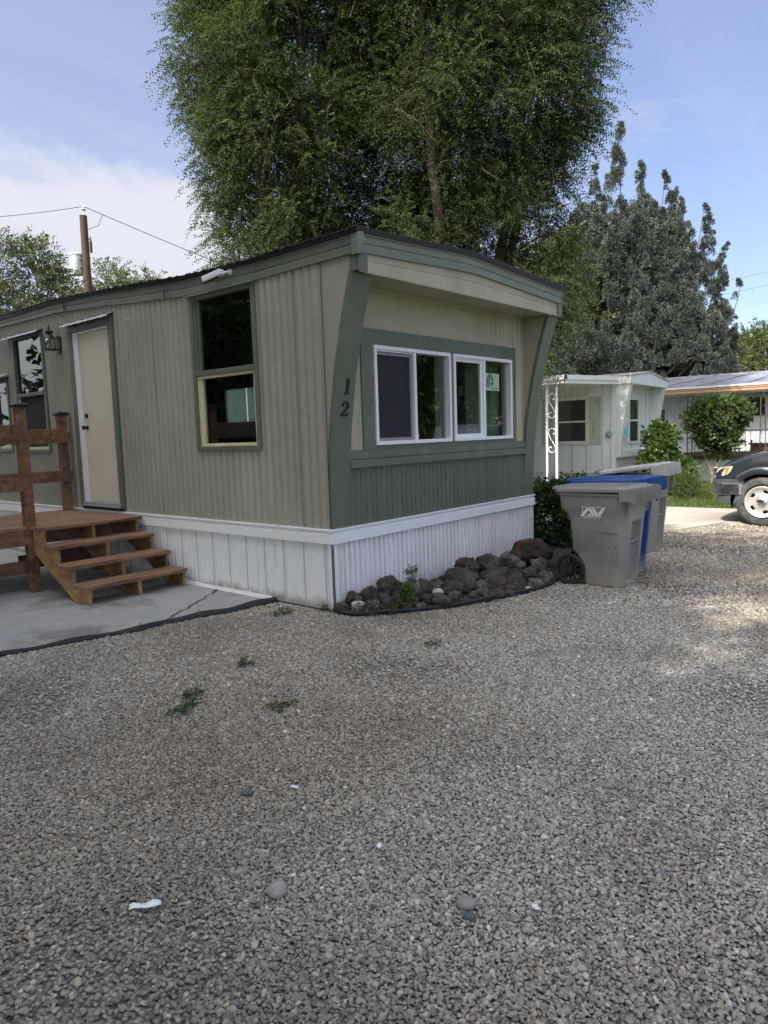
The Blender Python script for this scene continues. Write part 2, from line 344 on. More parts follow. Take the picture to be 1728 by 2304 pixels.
polyB=edge[k:]+[(-.004,1.66)]+crR[0:]
p.prism(polyA,2,-.08,.006); p.prism(polyB,2,-.08,.002)
tag(build('patio_pavement',p,m_patio),kind='structure')
# black edging fabric along the slab
m_fabric=M('black_fabric',(.022,.024,.028),.75,.25,10,b=.3,bs=20)
fe=MB(); n=60
ex=np.array([e[0] for e in edge]); ey=np.array([e[1] for e in edge])
rows=[]
for i in range(n+1):
    s=i/n; x=-3.6+s*(3.6-.02); y=float(np.interp(x,ex,ey)); w=.010+.060*s**1.6+.010*math.sin(i*.9); h=.006+.030*s+.008*math.sin(i*.7)
    rows.append([(x,y+.012,.012),(x,y-.002,.020+h*.3),(x,y-.35*w,.014+h),(x,y-w,-.012)])
fe.add([q for r in rows for q in r],[(i*4+j,i*4+j+1,i*4+j+5,i*4+j+4) for i in range(n) for j in range(3)])
o=build('edging_strip',fe,m_fabric,smooth='all'); s=o.modifiers.new('thick','SOLIDIFY'); s.thickness=.006
tag(o,'black landscape fabric strip edging the concrete patio in front of the steps','edging strip')

# --- concrete driveway, kerb and lawn by the neighbour
m_drive=M('drive_concrete',(.46,.43,.37),.8,.08,1.2,b=.1,bs=60,c2=(.36,.33,.28),c2s=.8,c2t=.56,c2w=.2)
d=MB(); d.prism([(5.6,3.0),(6.35,.45),(7.0,-.72),(7.45,-1.35),(8.1,-12),(10.0,-12),(9.46,-.97),(9.35,.15),(9.2,3.0)],2,-.06,.006)
tag(build('driveway',d,m_drive),kind='structure')
kb=MB(); kb.prism([(6.18,-.72),(6.38,-.98),(7.42,-1.33),(7.42,-1.16),(6.9,-.85)],2,-.05,.03)
tag(build('kerb',kb,M('kerb_concrete',(.47,.43,.35),.8,.1,2,b=.1,bs=60),bevel=.012),kind='structure')
m_lawn=M('lawn_soil',(.07,.10,.03),.9,.3,1.2)
l=MB(); l.prism([(9.22,5),(9.37,.15),(9.48,-.97),(9.95,-9),(15.45,-9),(15.45,5)],2,-.1,.012)
tag(build('lawn',l,m_lawn),kind='structure')
l=MB(); l.prism([(3.72,9),(3.72,.35),(4.3,-.5),(5.4,-.2),(5.3,1.5),(5.0,9)],2,-.1,.010)
tag(build('lawn',l,m_lawn),kind='structure')
l=MB(); l.prism([(-60,-16),(-10,-12),(6,-10),(40,-11),(40,-60),(-60,-60)],2,-.1,.014)
tag(build('lawn',l,M('verge_grass',(.10,.15,.04),.9,.3,.9,b=.5,bs=30)),kind='structure')
m_road=None

def face_attr(me,name,arr):
    a=me.attributes.new(name,'FLOAT','FACE'); a.data.foreach_set('value',np.asarray(arr,np.float32))
def quads_mesh(name,V,F4,tone,mat,parent=None,off=(0,0,0)):
    """V (N*4,3) rhombus verts"""
    me=bpy.data.meshes.new(name); nv=len(V); nf=nv//F4
    me.vertices.add(nv); me.vertices.foreach_set('co',(V-np.array(off)).astype(np.float32).ravel())
    me.loops.add(nv); me.loops.foreach_set('vertex_index',np.arange(nv,dtype=np.int32))
    me.polygons.add(nf); me.polygons.foreach_set('loop_start',np.arange(0,nv,F4,dtype=np.int32))
    try: me.polygons.foreach_set('loop_total',np.full(nf,F4,dtype=np.int32))
    except Exception: pass
    me.update(calc_edges=True); me.materials.append(mat); face_attr(me,'tone',tone)
    o=bpy.data.objects.new(name,me); COL.objects.link(o)
    if parent is not None: o.parent=parent
    return o
def nrm(a): return a/np.maximum(np.linalg.norm(a,axis=-1,keepdims=True),1e-9)
def leaf_quads(P,A,B,L,W):
    L=np.asarray(L).reshape(-1,1)*np.ones((len(P),1)); W=np.asarray(W).reshape(-1,1)*np.ones((len(P),1))
    V=np.empty((len(P),4,3)); V[:,0]=P; V[:,1]=P+A*L*.45+B*W*.5; V[:,2]=P+A*L; V[:,3]=P+A*L*.45-B*W*.5
    return V.reshape(-1,3)
def grass(name,polyx,n,h,seed,mat,label=None,w=.008,parent=None):
    rng=np.random.default_rng(seed); P=[]
    x0=min(q[0] for q in polyx);x1=max(q[0] for q in polyx);y0=min(q[1] for q in polyx);y1=max(q[1] for q in polyx)
    X=rng.uniform(x0,x1,n*3); Y=rng.uniform(y0,y1,n*3); ins=np.zeros(len(X),bool)
    m=len(polyx)
    for i in range(m):
        xa,ya=polyx[i]; xb,yb=polyx[(i+1)%m]; c=((ya>Y)!=(yb>Y))&(X<(xb-xa)*(Y-ya)/(yb-ya+1e-12)+xa); ins^=c
    X=X[ins][:n];Y=Y[ins][:n]; k=len(X)
    a=rng.uniform(0,2*PI,k); H=h*rng.uniform(.5,1.3,k); ln=rng.uniform(.1,.6,k)*H; b=rng.uniform(0,2*PI,k)
    V=np.zeros((k,3,3)); z=.01
    V[:,0]=np.stack([X-np.cos(a)*w,Y-np.sin(a)*w,np.full(k,z)],1); V[:,1]=np.stack([X+np.cos(a)*w,Y+np.sin(a)*w,np.full(k,z)],1)
    V[:,2]=np.stack([X+np.cos(b)*ln,Y+np.sin(b)*ln,z+H],1)
    o=quads_mesh(name,V.reshape(-1,3),3,rng.uniform(0,1,k),mat,parent); return o
m_grass=leafmat('grass_blade',(.05,.085,.022),(.17,.22,.07),.35,.5)
tag(grass('grass',[(9.25,5),(9.40,.15),(9.5,-.97),(9.95,-6),(15.4,-6),(15.4,5)],42000,.07,3,m_grass,w=.010),kind='stuff')
tag(grass('grass',[(3.8,4),(3.8,.35),(4.3,-.4),(5.3,-.1),(5.2,1.5),(5.0,4)],5000,.10,4,m_grass,w=.010),kind='stuff')

# --- loose pebbles of the gravel drive (one object nobody could count)
def pebble_mat():
    m=bpy.data.materials.new('pebble'); t=NT(ntree(m)); out=t.n('ShaderNodeOutputMaterial'); p=t.n('ShaderNodeBsdfPrincipled',inp={'Roughness':.72,'Specular IOR Level':.3})
    at=t.n('ShaderNodeAttribute',attribute_name='pcol',attribute_type='INSTANCER')
    geo=t.n('ShaderNodeNewGeometry'); nz=t.n('ShaderNodeTexNoise',inp={'Scale':240,'Detail':3}); t.l(geo.outputs['Position'],nz.inputs['Vector'])
    mr=t.n('ShaderNodeMapRange',inp={1:.3,2:.7,3:.78,4:1.18}); t.l(nz.outputs['Fac'],mr.inputs[0])
    n2=t.n('ShaderNodeTexNoise',inp={'Scale':.8,'Detail':5,'Roughness':.6}); t.l(geo.outputs['Position'],n2.inputs['Vector'])
    m2=t.n('ShaderNodeMapRange',inp={1:.48,2:.68,3:1,4:.70}); t.l(n2.outputs['Fac'],m2.inputs[0])
    k=t.n('ShaderNodeMath',operation='MULTIPLY'); t.l(mr.outputs[0],k.inputs[0]); t.l(m2.outputs[0],k.inputs[1])
    mu=t.n('ShaderNodeMix',data_type='RGBA',blend_type='MULTIPLY',inp={0:1}); t.l(at.outputs['Color'],mu.inputs[6]); t.l(k.outputs[0],mu.inputs[7])
    t.l(mu.outputs[2],p.inputs['Base Color']); t.l(p.outputs[0],out.inputs[0]); return m
m_peb=pebble_mat()
def jgrid(rmin,rmax,cell,rng):
    n=int(2*rmax/cell)+1; gx=np.arange(n)*cell-rmax
    Xg,Yg=np.meshgrid(gx,gx); X=Xg.ravel()+rng.uniform(-.62,.62,Xg.size)*cell; Y=Yg.ravel()+rng.uniform(-.62,.62,Xg.size)*cell
    d=np.hypot(X,Y); az=np.degrees(np.arctan2(X,Y))
    ok=(d>=rmin)&(d<rmax)&(az>49.56-37)&(az<49.56+37); return X[ok]+CAM.x,Y[ok]+CAM.y
px=[];py=[];ps=[]
for a,b,c,s in ((1.2,4.2,.0104,.0123),(4.2,6.5,.0118,.0132),(6.5,9.5,.018,.0185),(9.5,15,.028,.024)):
    x,y=jgrid(a,b,c,RNG); px.append(x);py.append(y);ps.append(np.full(len(x),s))
px=np.concatenate(px);py=np.concatenate(py);ps=np.concatenate(ps)
def keep(x,y):
    ye=np.interp(x,ex,ey); rk_=np.random.default_rng(5).uniform(0,1,len(x))
    k=~((x<.0)&(y>ye-.02)&~((y<ye+.55)&(rk_<.012*np.exp(-(y-ye)/.18))))            # patio, with a few strays
    k&=~((x>-.02)&(x<3.72)&(y>-.02))  # home
    ek=np.interp(x,[-.05,0,.157,.367,.71,1.16,1.6,1.96,3.8,4.4],[.0,-.30,-.45,-.60,-.81,-.97,-1.09,-1.10,-1.0,-.2])
    k&=~((x>-.03)&(x<4.4)&(y>ek))     # rock bed
    dl=np.interp(y,[-12,-1.35,-.72,.45,3],[8.1,7.45,7.0,6.35,5.6]); k&=~(x>dl)
    k&=~((x>3.7)&(x<5.4)&(y>-.3))
    return k
kk=keep(px,py)
thin=np.zeros(len(px)); rq=np.random.default_rng(78)
for kq in range(18):
    f_=rq.uniform(1.2,6); a_=rq.uniform(0,6.28); thin+=np.sin(f_*(px*np.cos(a_)+py*np.sin(a_))+rq.uniform(0,6.28))/f_**.4
thin/=thin.std(); kk&=~((thin>.95)&(RNG.uniform(0,1,len(px))<np.clip((thin-.95)*.8,0,.62)))   # trodden patches show fines
px,py,ps=px[kk],py[kk],ps[kk]; N=len(px)
me=bpy.data.meshes.new('gravel'); me.vertices.add(N)
bump=.006*np.sin(px*2.1+1)*np.sin(py*1.7)
me.vertices.foreach_set('co',np.stack([px,py,-.009+RNG.uniform(-.003,.006,N)+np.where((px<0)&(py>np.interp(px,ex,ey)),.020,0)],1).astype(np.float32).ravel())
base=ps*np.clip(RNG.lognormal(0,.28,N),.5,2.0)
scl=np.stack([base*RNG.uniform(1.0,1.5,N),base*RNG.uniform(.75,1.1,N),base*RNG.uniform(.55,.85,N)],1)
rot=np.stack([RNG.normal(0,.35,N),RNG.normal(0,.35,N),RNG.uniform(0,2*PI,N)],1)
pal=np.array([(.17,.155,.13),(.30,.275,.23),(.40,.365,.30),(.48,.43,.345),(.43,.35,.25),(.55,.46,.335),(.62,.565,.46),(.76,.72,.63),(.32,.21,.14),(.26,.26,.25)])
pi=RNG.choice(len(pal),N,p=[.07,.17,.22,.17,.12,.09,.075,.02,.025,.04])
lf=np.zeros(N); rq=np.random.default_rng(77)
for kq in range(14):
    f_=rq.uniform(.5,3.2); a_=rq.uniform(0,6.28); lf+=np.sin(f_*(px*np.cos(a_)+py*np.sin(a_))+rq.uniform(0,6.28))/f_**.5
lf=lf/lf.std(); tanm=np.clip(.5+.35*lf,0,1)[:,None]
pc=np.concatenate([(pal[pi]*.78+pal.mean(0)*.20)*np.array([[.85,.865,.895]])*RNG.uniform(.82,1.18,(N,1))*(1.06-.22*tanm)*(1+(tanm-.5)*np.array([[.06,-.01,-.12]])),np.ones((N,1))],1)
for nm,ty,arr,key in (('scl','FLOAT_VECTOR',scl,'vector'),('rot','FLOAT_VECTOR',rot,'vector'),('pcol','FLOAT_COLOR',pc,'color')):
    a=me.attributes.new(nm,ty,'POINT'); a.data.foreach_set(key,arr.astype(np.float32).ravel())
a=me.attributes.new('idx','INT','POINT'); a.data.foreach_set('value',RNG.integers(0,4,N).astype(np.int32))
gro=bpy.data.objects.new('gravel',me); COL.objects.link(gro); tag(gro,kind='stuff')
ng=bpy.data.node_groups.new('pebble_scatter','GeometryNodeTree')
ng.interface.new_socket('Geometry',in_out='INPUT',socket_type='NodeSocketGeometry'); ng.interface.new_socket('Geometry',in_out='OUTPUT',socket_type='NodeSocketGeometry')
G=NT(ng); gi=G.n('NodeGroupInput'); go=G.n('NodeGroupOutput')
join=G.n('GeometryNodeGeometryToInstance')
for i in range(4):
    ico=G.n('GeometryNodeMeshIcoSphere',inp={'Radius':.5,'Subdivisions':2})
    nz=G.n('ShaderNodeTexNoise',noise_dimensions='4D',inp={'W':i*7.3+.5,'Scale':1.3,'Detail':1}); pos=G.n('GeometryNodeInputPosition'); G.l(pos.outputs[0],nz.inputs['Vector'])
    sub=G.n('ShaderNodeVectorMath',operation='SUBTRACT'); G.l(nz.outputs['Color'],sub.inputs[0]); sub.inputs[1].default_value=(.5,.5,.5)
    sc_=G.n('ShaderNodeVectorMath',operation='SCALE'); G.l(sub.outputs[0],sc_.inputs[0]); sc_.inputs['Scale'].default_value=.55
    sp=G.n('GeometryNodeSetPosition'); G.l(ico.outputs[0],sp.inputs[0]); G.l(sc_.outputs[0],sp.inputs['Offset'])
    sm=G.n('GeometryNodeSetShadeSmooth'); G.l(sp.outputs[0],sm.inputs[0]); mt=G.n('GeometryNodeSetMaterial'); mt.inputs['Material'].default_value=m_peb; G.l(sm.outputs[0],mt.inputs[0]); G.l(mt.outputs[0],join.inputs[0])
def named(nm,ty):
    q=G.n('GeometryNodeInputNamedAttribute',data_type=ty); q.inputs[0].default_value=nm; return q.outputs[0]
iop=G.n('GeometryNodeInstanceOnPoints'); iop.inputs['Pick Instance'].default_value=True
G.l(gi.outputs[0],iop.inputs['Points']); G.l(join.outputs[0],iop.inputs['Instance']); G.l(named('idx','INT'),iop.inputs['Instance Index'])
eu=G.n('FunctionNodeEulerToRotation'); G.l(named('rot','FLOAT_VECTOR'),eu.inputs[0]); G.l(eu.outputs[0],iop.inputs['Rotation']); G.l(named('scl','FLOAT_VECTOR'),iop.inputs['Scale'])
G.l(iop.outputs[0],go.inputs[0])
gm=gro.modifiers.new('scatter','NODES'); gm.node_group=ng
print('pebbles',N)

# ================================================================== THE MOBILE HOME
home=thing('mobile_home','sage green single-wide mobile home with dark green trim, number 12 and white skirting','mobile home',(0,0,0))
ROOF=[(-.43,3.05,3.20,3.248),(.85,3.03,3.185,3.226),(2.0,3.05,3.21,3.257),(2.9,3.115,3.265,3.312),(3.8,3.19,3.33,3.377),(4.8,3.25,3.368,3.416),(6.5,3.275,3.37,3.43),(14,3.275,3.37,3.43)]
ry=[r[0] for r in ROOF]
def rz(y,k): return float(np.interp(y,ry,[r[k] for r in ROOF]))

def rib_wall(mb,kind,plane,us,off,z0,ztop,holes,mi=0,zlev=()):
    """corrugated sheet. kind 'L': x=plane-off, u=y; 'E': y=plane-off, u=x"""
    us=sorted(set([round(u,4) for u in us]+[h[0] for h in holes]+[h[1] for h in holes]))
    zs=sorted(set([z0]+list(zlev)+[h[2] for h in holes]+[h[3] for h in holes]))
    nz_=len(zs)+1; vs=[]
    for u in us:
        for j in range(nz_):
            z=zs[j] if j<len(zs) else ztop(u)
            z=min(z,ztop(u)) if j<len(zs) else z
            o=off(u); vs.append((plane-o,u,z) if kind=='L' else (u,plane-o,z))
    fs=[]
    for i in range(len(us)-1):
        um=(us[i]+us[i+1])/2
        for j in range(nz_-1):
            zl=zs[j]; zh=zs[j+1] if j+1<len(zs) else 1e9
            zm=(zl+min(zh,ztop(um)))/2
            if any(h[0]<um<h[1] and h[2]<zm<h[3] for h in holes): continue
            fs.append((i*nz_+j,i*nz_+j+1,(i+1)*nz_+j+1,(i+1)*nz_+j))
    return mb.add(vs,fs,mi)
def ribs(period,amp,sharp=1.0,ph=0):
    def f(u):
        q=.5+.5*math.cos(2*PI*(u+ph)/period); return amp*(q**sharp)+.25*amp*(.5+.5*math.cos(6*PI*(u+ph)/period))
    return f
def us_for(a,b,period,n=10):
    k=int((b-a)/period*n); return [a+(b-a)*i/k for i in range(k+1)]

# long side
WA=(.885,1.885,1.462,3.0); WB=(5.265,6.18,1.48,3.08); WC=(6.46,7.95,1.50,2.55); DR=(3.46,4.48,.80,3.02)
w=MB(); rib_wall(w,'L',0,us_for(0,14,.1),ribs(.1,.0145,1.5),.742,lambda y:rz(y,1)+.05,[WA,WB,WC,DR],zlev=(1.1,1.8,2.6))
build('siding',w,m_siding,home,smooth='all',recalc=False)
# overlap seams and screw heads of the sheets
for ys_ in (.36,2.62,5.0,7.4):
    q=MB(); q.box(-.0135,ys_,.745,-.003,ys_+.006,rz(ys_,1))
    for zz in (.80,1.25,1.75,2.3,2.75): q.lathe([(.007,0),(.005,.004)],0,(-.017,ys_-.03,zz),6)
    build('sheet_seam',q,m_siding,home)
# far long side (with the window seen straight through the front room) and back
WF=(4.95,6.15,1.87,2.45)
w=MB(); rib_wall(w,'L',3.66,us_for(0,14,.1,4),lambda u:-.008-.008*math.cos(2*PI*u/.1),.6,lambda y:rz(y,1)+.05,[WF]); build('siding',w,m_siding,home,smooth='all',recalc=False)
w=MB(); w.box(0.0,13.98,.6,3.66,14.02,3.3); build('siding',w,m_siding,home)
w=MB(); w.box(3.61,4.95,1.87,3.63,5.52,2.45); build('rear_pane',w,m_frost,home)
w=MB(); w.box(3.61,5.58,1.87,3.63,6.15,2.45); build('rear_pane',w,m_frost,home)
# inside of the front rooms
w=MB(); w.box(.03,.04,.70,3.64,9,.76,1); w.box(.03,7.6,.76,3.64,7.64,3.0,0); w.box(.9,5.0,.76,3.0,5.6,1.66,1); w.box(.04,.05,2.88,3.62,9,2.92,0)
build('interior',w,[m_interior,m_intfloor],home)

# end wall: beige ribs above, dark green panel below
W1=(.640,1.825,1.496,2.378); W2=(1.93,3.10,1.496,2.378)
w=MB(); rib_wall(w,'E',0,us_for(.2,3.46,.1),ribs(.1,.016,1.6,.03),1.30,lambda x:2.93,[W1,W2]); build('end_siding',w,m_beige,home,smooth='all',recalc=False)
w=MB(); rib_wall(w,'E',0,us_for(.2,3.46,.075),ribs(.075,.014,1.4),.742,lambda x:1.32,[]); build('end_siding',w,m_greend,home,smooth='all',recalc=False,label='dark green ribbed panel below the front window')
# slanted corner fins
FIN=[(.742,.0),(1.0,-.004),(1.2,-.012),(1.41,-.030),(1.66,-.056),(1.83,-.085),(2.1,-.130),(2.57,-.245),(2.92,-.352)]
def finy(z): return float(np.interp(z,[q[0] for q in FIN],[q[1] for q in FIN]))
for x0,x1 in ((0,.235),(3.44,3.66)):
    f=MB(); inner=[(y-.004,z) for z,y in FIN]
    f.prism([(y,z) for y,z in inner]+[(.012,2.92),(.012,.742)],0,(x0-.005 if x0==0 else x0+.004),(x1-.004 if x0==0 else x1+.005),0)      # core (siding)
    fr=MB(); n=len(FIN); zz=[q[0] for q in FIN]
    # green face board with a small return on both sides
    vs=[];fs=[]
    for z,y in FIN:
        vs+=[(x0-.006,y+.03,z),(x0-.006,y-.012,z),(x1+.006,y-.012,z),(x1+.006,y+.03,z)]
    for i in range(n-1):
        for j in range(3): fs.append((i*4+j,i*4+j+1,i*4+j+5,i*4+j+4))
    fs.append((0,1,2,3)); fs.append(((n-1)*4+3,(n-1)*4+2,(n-1)*4+1,(n-1)*4))
    fr.add(vs,fs)
    core=build('corner_fin',f,m_siding if x0==0 else m_beige,home)
    build('face_board',fr,m_green,core)
    c=MB(); c.box(x0-.012 if x0==0 else x1-.14,-.445,2.915,.10 if x0==0 else x1-.035,-.34,3.06); build('corner_cap',c,m_green,core)
# the overhang's side walls continue the long walls
for x0,mt in ((0,m_siding),(3.66,m_siding)):
    f=MB(); f.prism([(-.425,2.9205),(-.425,3.12),(.012,3.12),(.012,2.9205)],0,x0-.005 if x0==0 else x0-.062,x0+.012 if x0==0 else x0-.047); build('overhang_side',f,mt,home)
# numerals on the left fin
D1=[(.08,0),(.46,0),(.46,.07),(.35,.09),(.35,1),(.29,1),(.08,.88),(.08,.82),(.2,.84),(.2,.09),(.08,.07)]
D2=[(0.02,0),(.5,0),(.56,.22),(.5,.22),(.46,.15),(.2,.15),(.38,.35),(.5,.52),(.54,.7),(.5,.86),(.4,.96),(.27,1),(.14,.96),(.04,.84),(.02,.7),(.1,.66),(.17,.7),(.15,.8),(.2,.88),(.28,.9),(.36,.84),(.39,.72),(.35,.55),(.22,.36),(.02,.1)]
for D,z0,h,x0 in ((D1,1.932,.135,.085),(D2,1.742,.128,.075)):
    q=MB(); pts=[(x0+a*h*1.35+b*.012,z0+b*h) for a,b in D]; n=len(pts)
    vs=[(x,finy(z)-.0135,z) for x,z in pts]+[(x,finy(z)-.022,z) for x,z in pts]
    q.add(vs,[list(range(n)),list(range(2*n-1,n-1,-1))]+[(i,(i+1)%n,n+(i+1)%n,n+i) for i in range(n)]); build('house_numeral',q,m_numer,home)
# soffit, gable panel, fascias, roof
q=MB(); q.box(.01,-.42,2.915,3.612,0.0,2.935); q.box(.235,-.03,2.885,3.44,-.012,2.915); build('soffit',q,m_beige,home)
FX=[0,.6,1.2,1.55,1.72,1.9,2.5,3.1,3.615]; 
def fz(x): return float(np.interp(x,[0,1.45,1.72,2.0,3.66],[3.05,3.122,3.128,3.118,3.042]))
q=MB(); vs=[];fs=[]
for x in FX:
    zt=fz(x)+.01; zb_=2.905
    vs+=[(x,-.418,zb_),(x,-.432,zb_),(x,-.434,zb_+.02),(x,-.428,zb_+.024),(x,-.428,zb_+(zt-zb_)*.55),(x,-.422,zb_+(zt-zb_)*.6),(x,-.427,zb_+(zt-zb_)*.66),(x,-.427,zt),(x,-.40,zt)]
m_=9
for i in range(len(FX)-1):
    for j in range(m_-1): fs.append((i*m_+j,i*m_+j+1,(i+1)*m_+j+1,(i+1)*m_+j))
q.add(vs,fs); build('gable_panel',q,m_beige,home)
PRO=[(-.01,0.0),(.018,0.0),(.020,.05),(.010,.058),(.010,.40),(.004,.44),(.004,.50),(.012,.54),(.012,.86),(.024,.90),(.024,1.0),(-.01,1.0)]   # (outward, height fraction)
def fascia_strip(kind,st,plane):
    q=MB(); vs=[];fs=[]; m=len(PRO)
    for u,z0,z1 in st:
        for o_,h in PRO:
            z=z0+(z1-z0)*h; vs.append((plane-o_,u,z) if kind=='L' else (u,plane-o_,z))
    for i in range(len(st)-1):
        for j in range(m-1): fs.append((i*m+j,i*m+j+1,(i+1)*m+j+1,(i+1)*m+j))
    fs+=[list(range(m)),list(range((len(st)-1)*m,len(st)*m))[::-1]]
    return q.add(vs,fs)
ys=[-.452,.85,2.0]+[2.0+2.8*i/8 for i in range(1,9)]+[5.5,6.5,14]
build('fascia',fascia_strip('L',[(y,rz(y,1),rz(y,2)) for y in ys],-.012),m_fascia,home,bevel=.002)
build('fascia',fascia_strip('E',[(x,fz(x),fz(x)+.155) for x in [-.03]+FX[1:-1]+[3.632]],-.432),m_fascia,home,bevel=.002)
q=MB(); q.box(3.61,-.45,3.03,3.63,.0,3.2); q.box(3.67,.0,3.03,3.69,14,3.2); build('fascia',q,m_fascia,home)
# corner flap where the two fascias meet
q=MB(); q.prism([(-.045,3.035),(-.038,3.12),(-.05,3.2),(.03,3.215),(.045,3.15),(.012,3.10),(.02,3.04)],1,-.472,-.44); q.box(-.048,-.47,3.03,-.03,-.40,3.2); build('corner_flashing',q,m_fascia,home,bevel=.004)
q=MB()   # seam lines (overlaps) of the side fascia
for y in (2.33,4.55):
    q=MB(); q.box(-.040,y,rz(y,1)-.003,-.02,y+.010,rz(y,2)); build('seam_cover',q,m_fascia,home)
# black roof edge
q=MB(); vs=[];fs=[]
for y in ys: vs+=[(-.052,y,rz(y,2)-.004),(-.062,y,rz(y,3)-.01),(-.02,y,rz(y,3)+.004),(-.02,y,rz(y,2)-.004)]
for i in range(len(ys)-1):
    for j in range(4): fs.append((i*4+j,i*4+(j+1)%4,(i+1)*4+(j+1)%4,(i+1)*4+j))
q.add(vs,fs); xs=[-.062]+FX[1:-1]+[3.642]; vs=[];fs=[]
for x in xs: 
    z=fz(x)+.155; vs+=[(x,-.466,z-.004),(x,-.476,z+.040),(x,-.43,z+.050),(x,-.43,z-.004)]
for i in range(len(xs)-1):
    for j in range(4): fs.append((i*4+j,i*4+(j+1)%4,(i+1)*4+(j+1)%4,(i+1)*4+j))
q.add(vs,fs); build('roof_edge',q,m_black,home,bevel=.003)
# ribbed roof sheets
q=MB(); vs=[];fs=[]; yy=[-.47+.045*i for i in range(int(14.4/.045))]; xr=[-.075,.4,1.0,1.72,2.5,3.1,3.645]
for y in yy:
    e=rz(y,3); rib=.011*(1 if (int((y+.47)/.045)%3==0) else 0)
    for x in xr:
        s=1-abs(x-1.72)/1.8; z=e-.020+(max(0,fz(1.72)-3.05)+.004)*max(0,s)+rib+.006*math.sin(y*3+x); vs.append((x,y,z))
m=len(xr)
for i in range(len(yy)-1):
    for j in range(m-1): fs.append((i*m+j,i*m+j+1,(i+1)*m+j+1,(i+1)*m+j))
q.add(vs,fs); o=build('roof',q,m_roof,home,recalc=False); s=o.modifiers.new('t','SOLIDIFY'); s.thickness=.012; s.offset=1

# skirting
def skoff(u):
    ph=(u%.1)/.1; return .018 if .02<ph<.16 else 0
def sk_us(a,b):
    r=[];u=a
    k=0
    while a+k*.1<b:
        for q in (.0019,.0022,.0158,.0161,.024,.058): r.append(min(b,a+k*.1+q))
        k+=1
    return r+[b]
def skirt(kind,plane,a,b,amp):
    q=MB(); S_=.70; us=sorted(set(round(u,4) for u in sk_us(a,b/S_))); vs=[];fs=[];mi=[]
    for u in us:
        o_=skoff(u+1e-5)*amp
        for z in (.0,.625): vs.append((plane-o_,u*S_,z) if kind=='L' else (u*S_,plane-o_,z))
    for i in range(len(us)-1):
        q_=((us[i]+us[i+1])/2); cell=int(round(q_/.1-.5)); perf=(cell%4==1) and (q_%.1)>.023 and (q_%.1)<.06
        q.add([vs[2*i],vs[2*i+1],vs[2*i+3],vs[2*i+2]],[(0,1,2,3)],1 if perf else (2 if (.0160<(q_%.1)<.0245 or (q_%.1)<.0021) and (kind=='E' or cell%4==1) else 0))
    return q
m_skshade=M('skirting_rib_shade',(.68,.69,.70),.6,.2,4,sc=(1,1,.4))  # painted shadow lines: thin darker strips beside the skirting ribs
build('skirting',skirt('L',.004,0.0,14,.45),[m_skirt,m_perf,m_skshade],home,recalc=False)
build('skirting',skirt('E',.004,0.0,3.66,1.3),[m_skirt,m_perf,m_skshade],home,recalc=False)
q=MB(); q.box(3.655,0,0,3.66,14,.62); build('skirting',q,m_skirt,home)
q=MB(); q.box(-.020,-.020,0,.012,.0,.62); q.box(-.020,-.020,0,.0,.03,.62); build('skirting_corner',q,m_skirt,home,bevel=.003)
q=MB()
q.box(-.030,-.030,.61,.01,14,.70); q.box(-.022,-.022,.70,.01,14,.728); q.box(-.036,-.036,.728,.01,14,.744)
q.box(.01,-.030,.61,3.675,.01,.70); q.box(.01,-.022,.70,3.667,.01,.728); q.box(.01,-.036,.728,3.68,.01,.744)
build('belt_trim',q,m_belt,home,bevel=.003)
q=MB(); q.box(-.02,.85,.004,.0,2.30,.035); q.box(-.03,.85,.0,.0,2.30,.012); build('bottom_rail',q,m_belt,home,bevel=.002)

# ---------- side windows
def LB(q,u0,u1,z0,z1,d0,d1,mi=None): return q.box(-d1,u0,z0,-d0,u1,z1,mi)
def ring(q,B,u0,u1,z0,z1,w,d0,d1,mi=None,sides='lrtb'):
    if 'l' in sides: B(q,u0,u0+w,z0,z1,d0,d1,mi)
    if 'r' in sides: B(q,u1-w,u1,z0,z1,d0,d1,mi)
    a=u0+(w if 'l' in sides else 0); b=u1-(w if 'r' in sides else 0)
    if 't' in sides: B(q,a,b,z1-w,z1,d0,d1,mi)
    if 'b' in sides: B(q,a,b,z0,z0+w,d0,d1,mi)
    return q
# window A (tall, two sashes)
q=MB(); ring(q,LB,.872,1.90,1.452,3.03,.052,-.03,.030); LB(q,.924,1.848,2.222,2.272,-.02,.034); LB(q,1.775,1.848,2.272,2.98,-.03,.004); LB(q,1.81,1.848,2.272,2.98,.004,.018)
wA=build('window',q,m_green,home,bevel=.004)
q=MB(); LB(q,.924,1.80,2.27,2.98,-.022,-.016); build('pane',q,m_dark,wA)
q=MB(); ring(q,LB,.924,1.848,1.504,2.222,.030,-.01,.012); LB(q,1.775,1.818,1.534,2.192,-.03,.004); sA=build('sash',q,m_cream,wA,bevel=.003)
q=MB(); LB(q,.952,1.78,1.53,2.20,-.022,-.016); build('pane',q,m_clear,wA)
q=MB(); LB(q,.86,1.93,3.02,3.028,.0,.07); build('drip_cap',q,m_alum,wA)
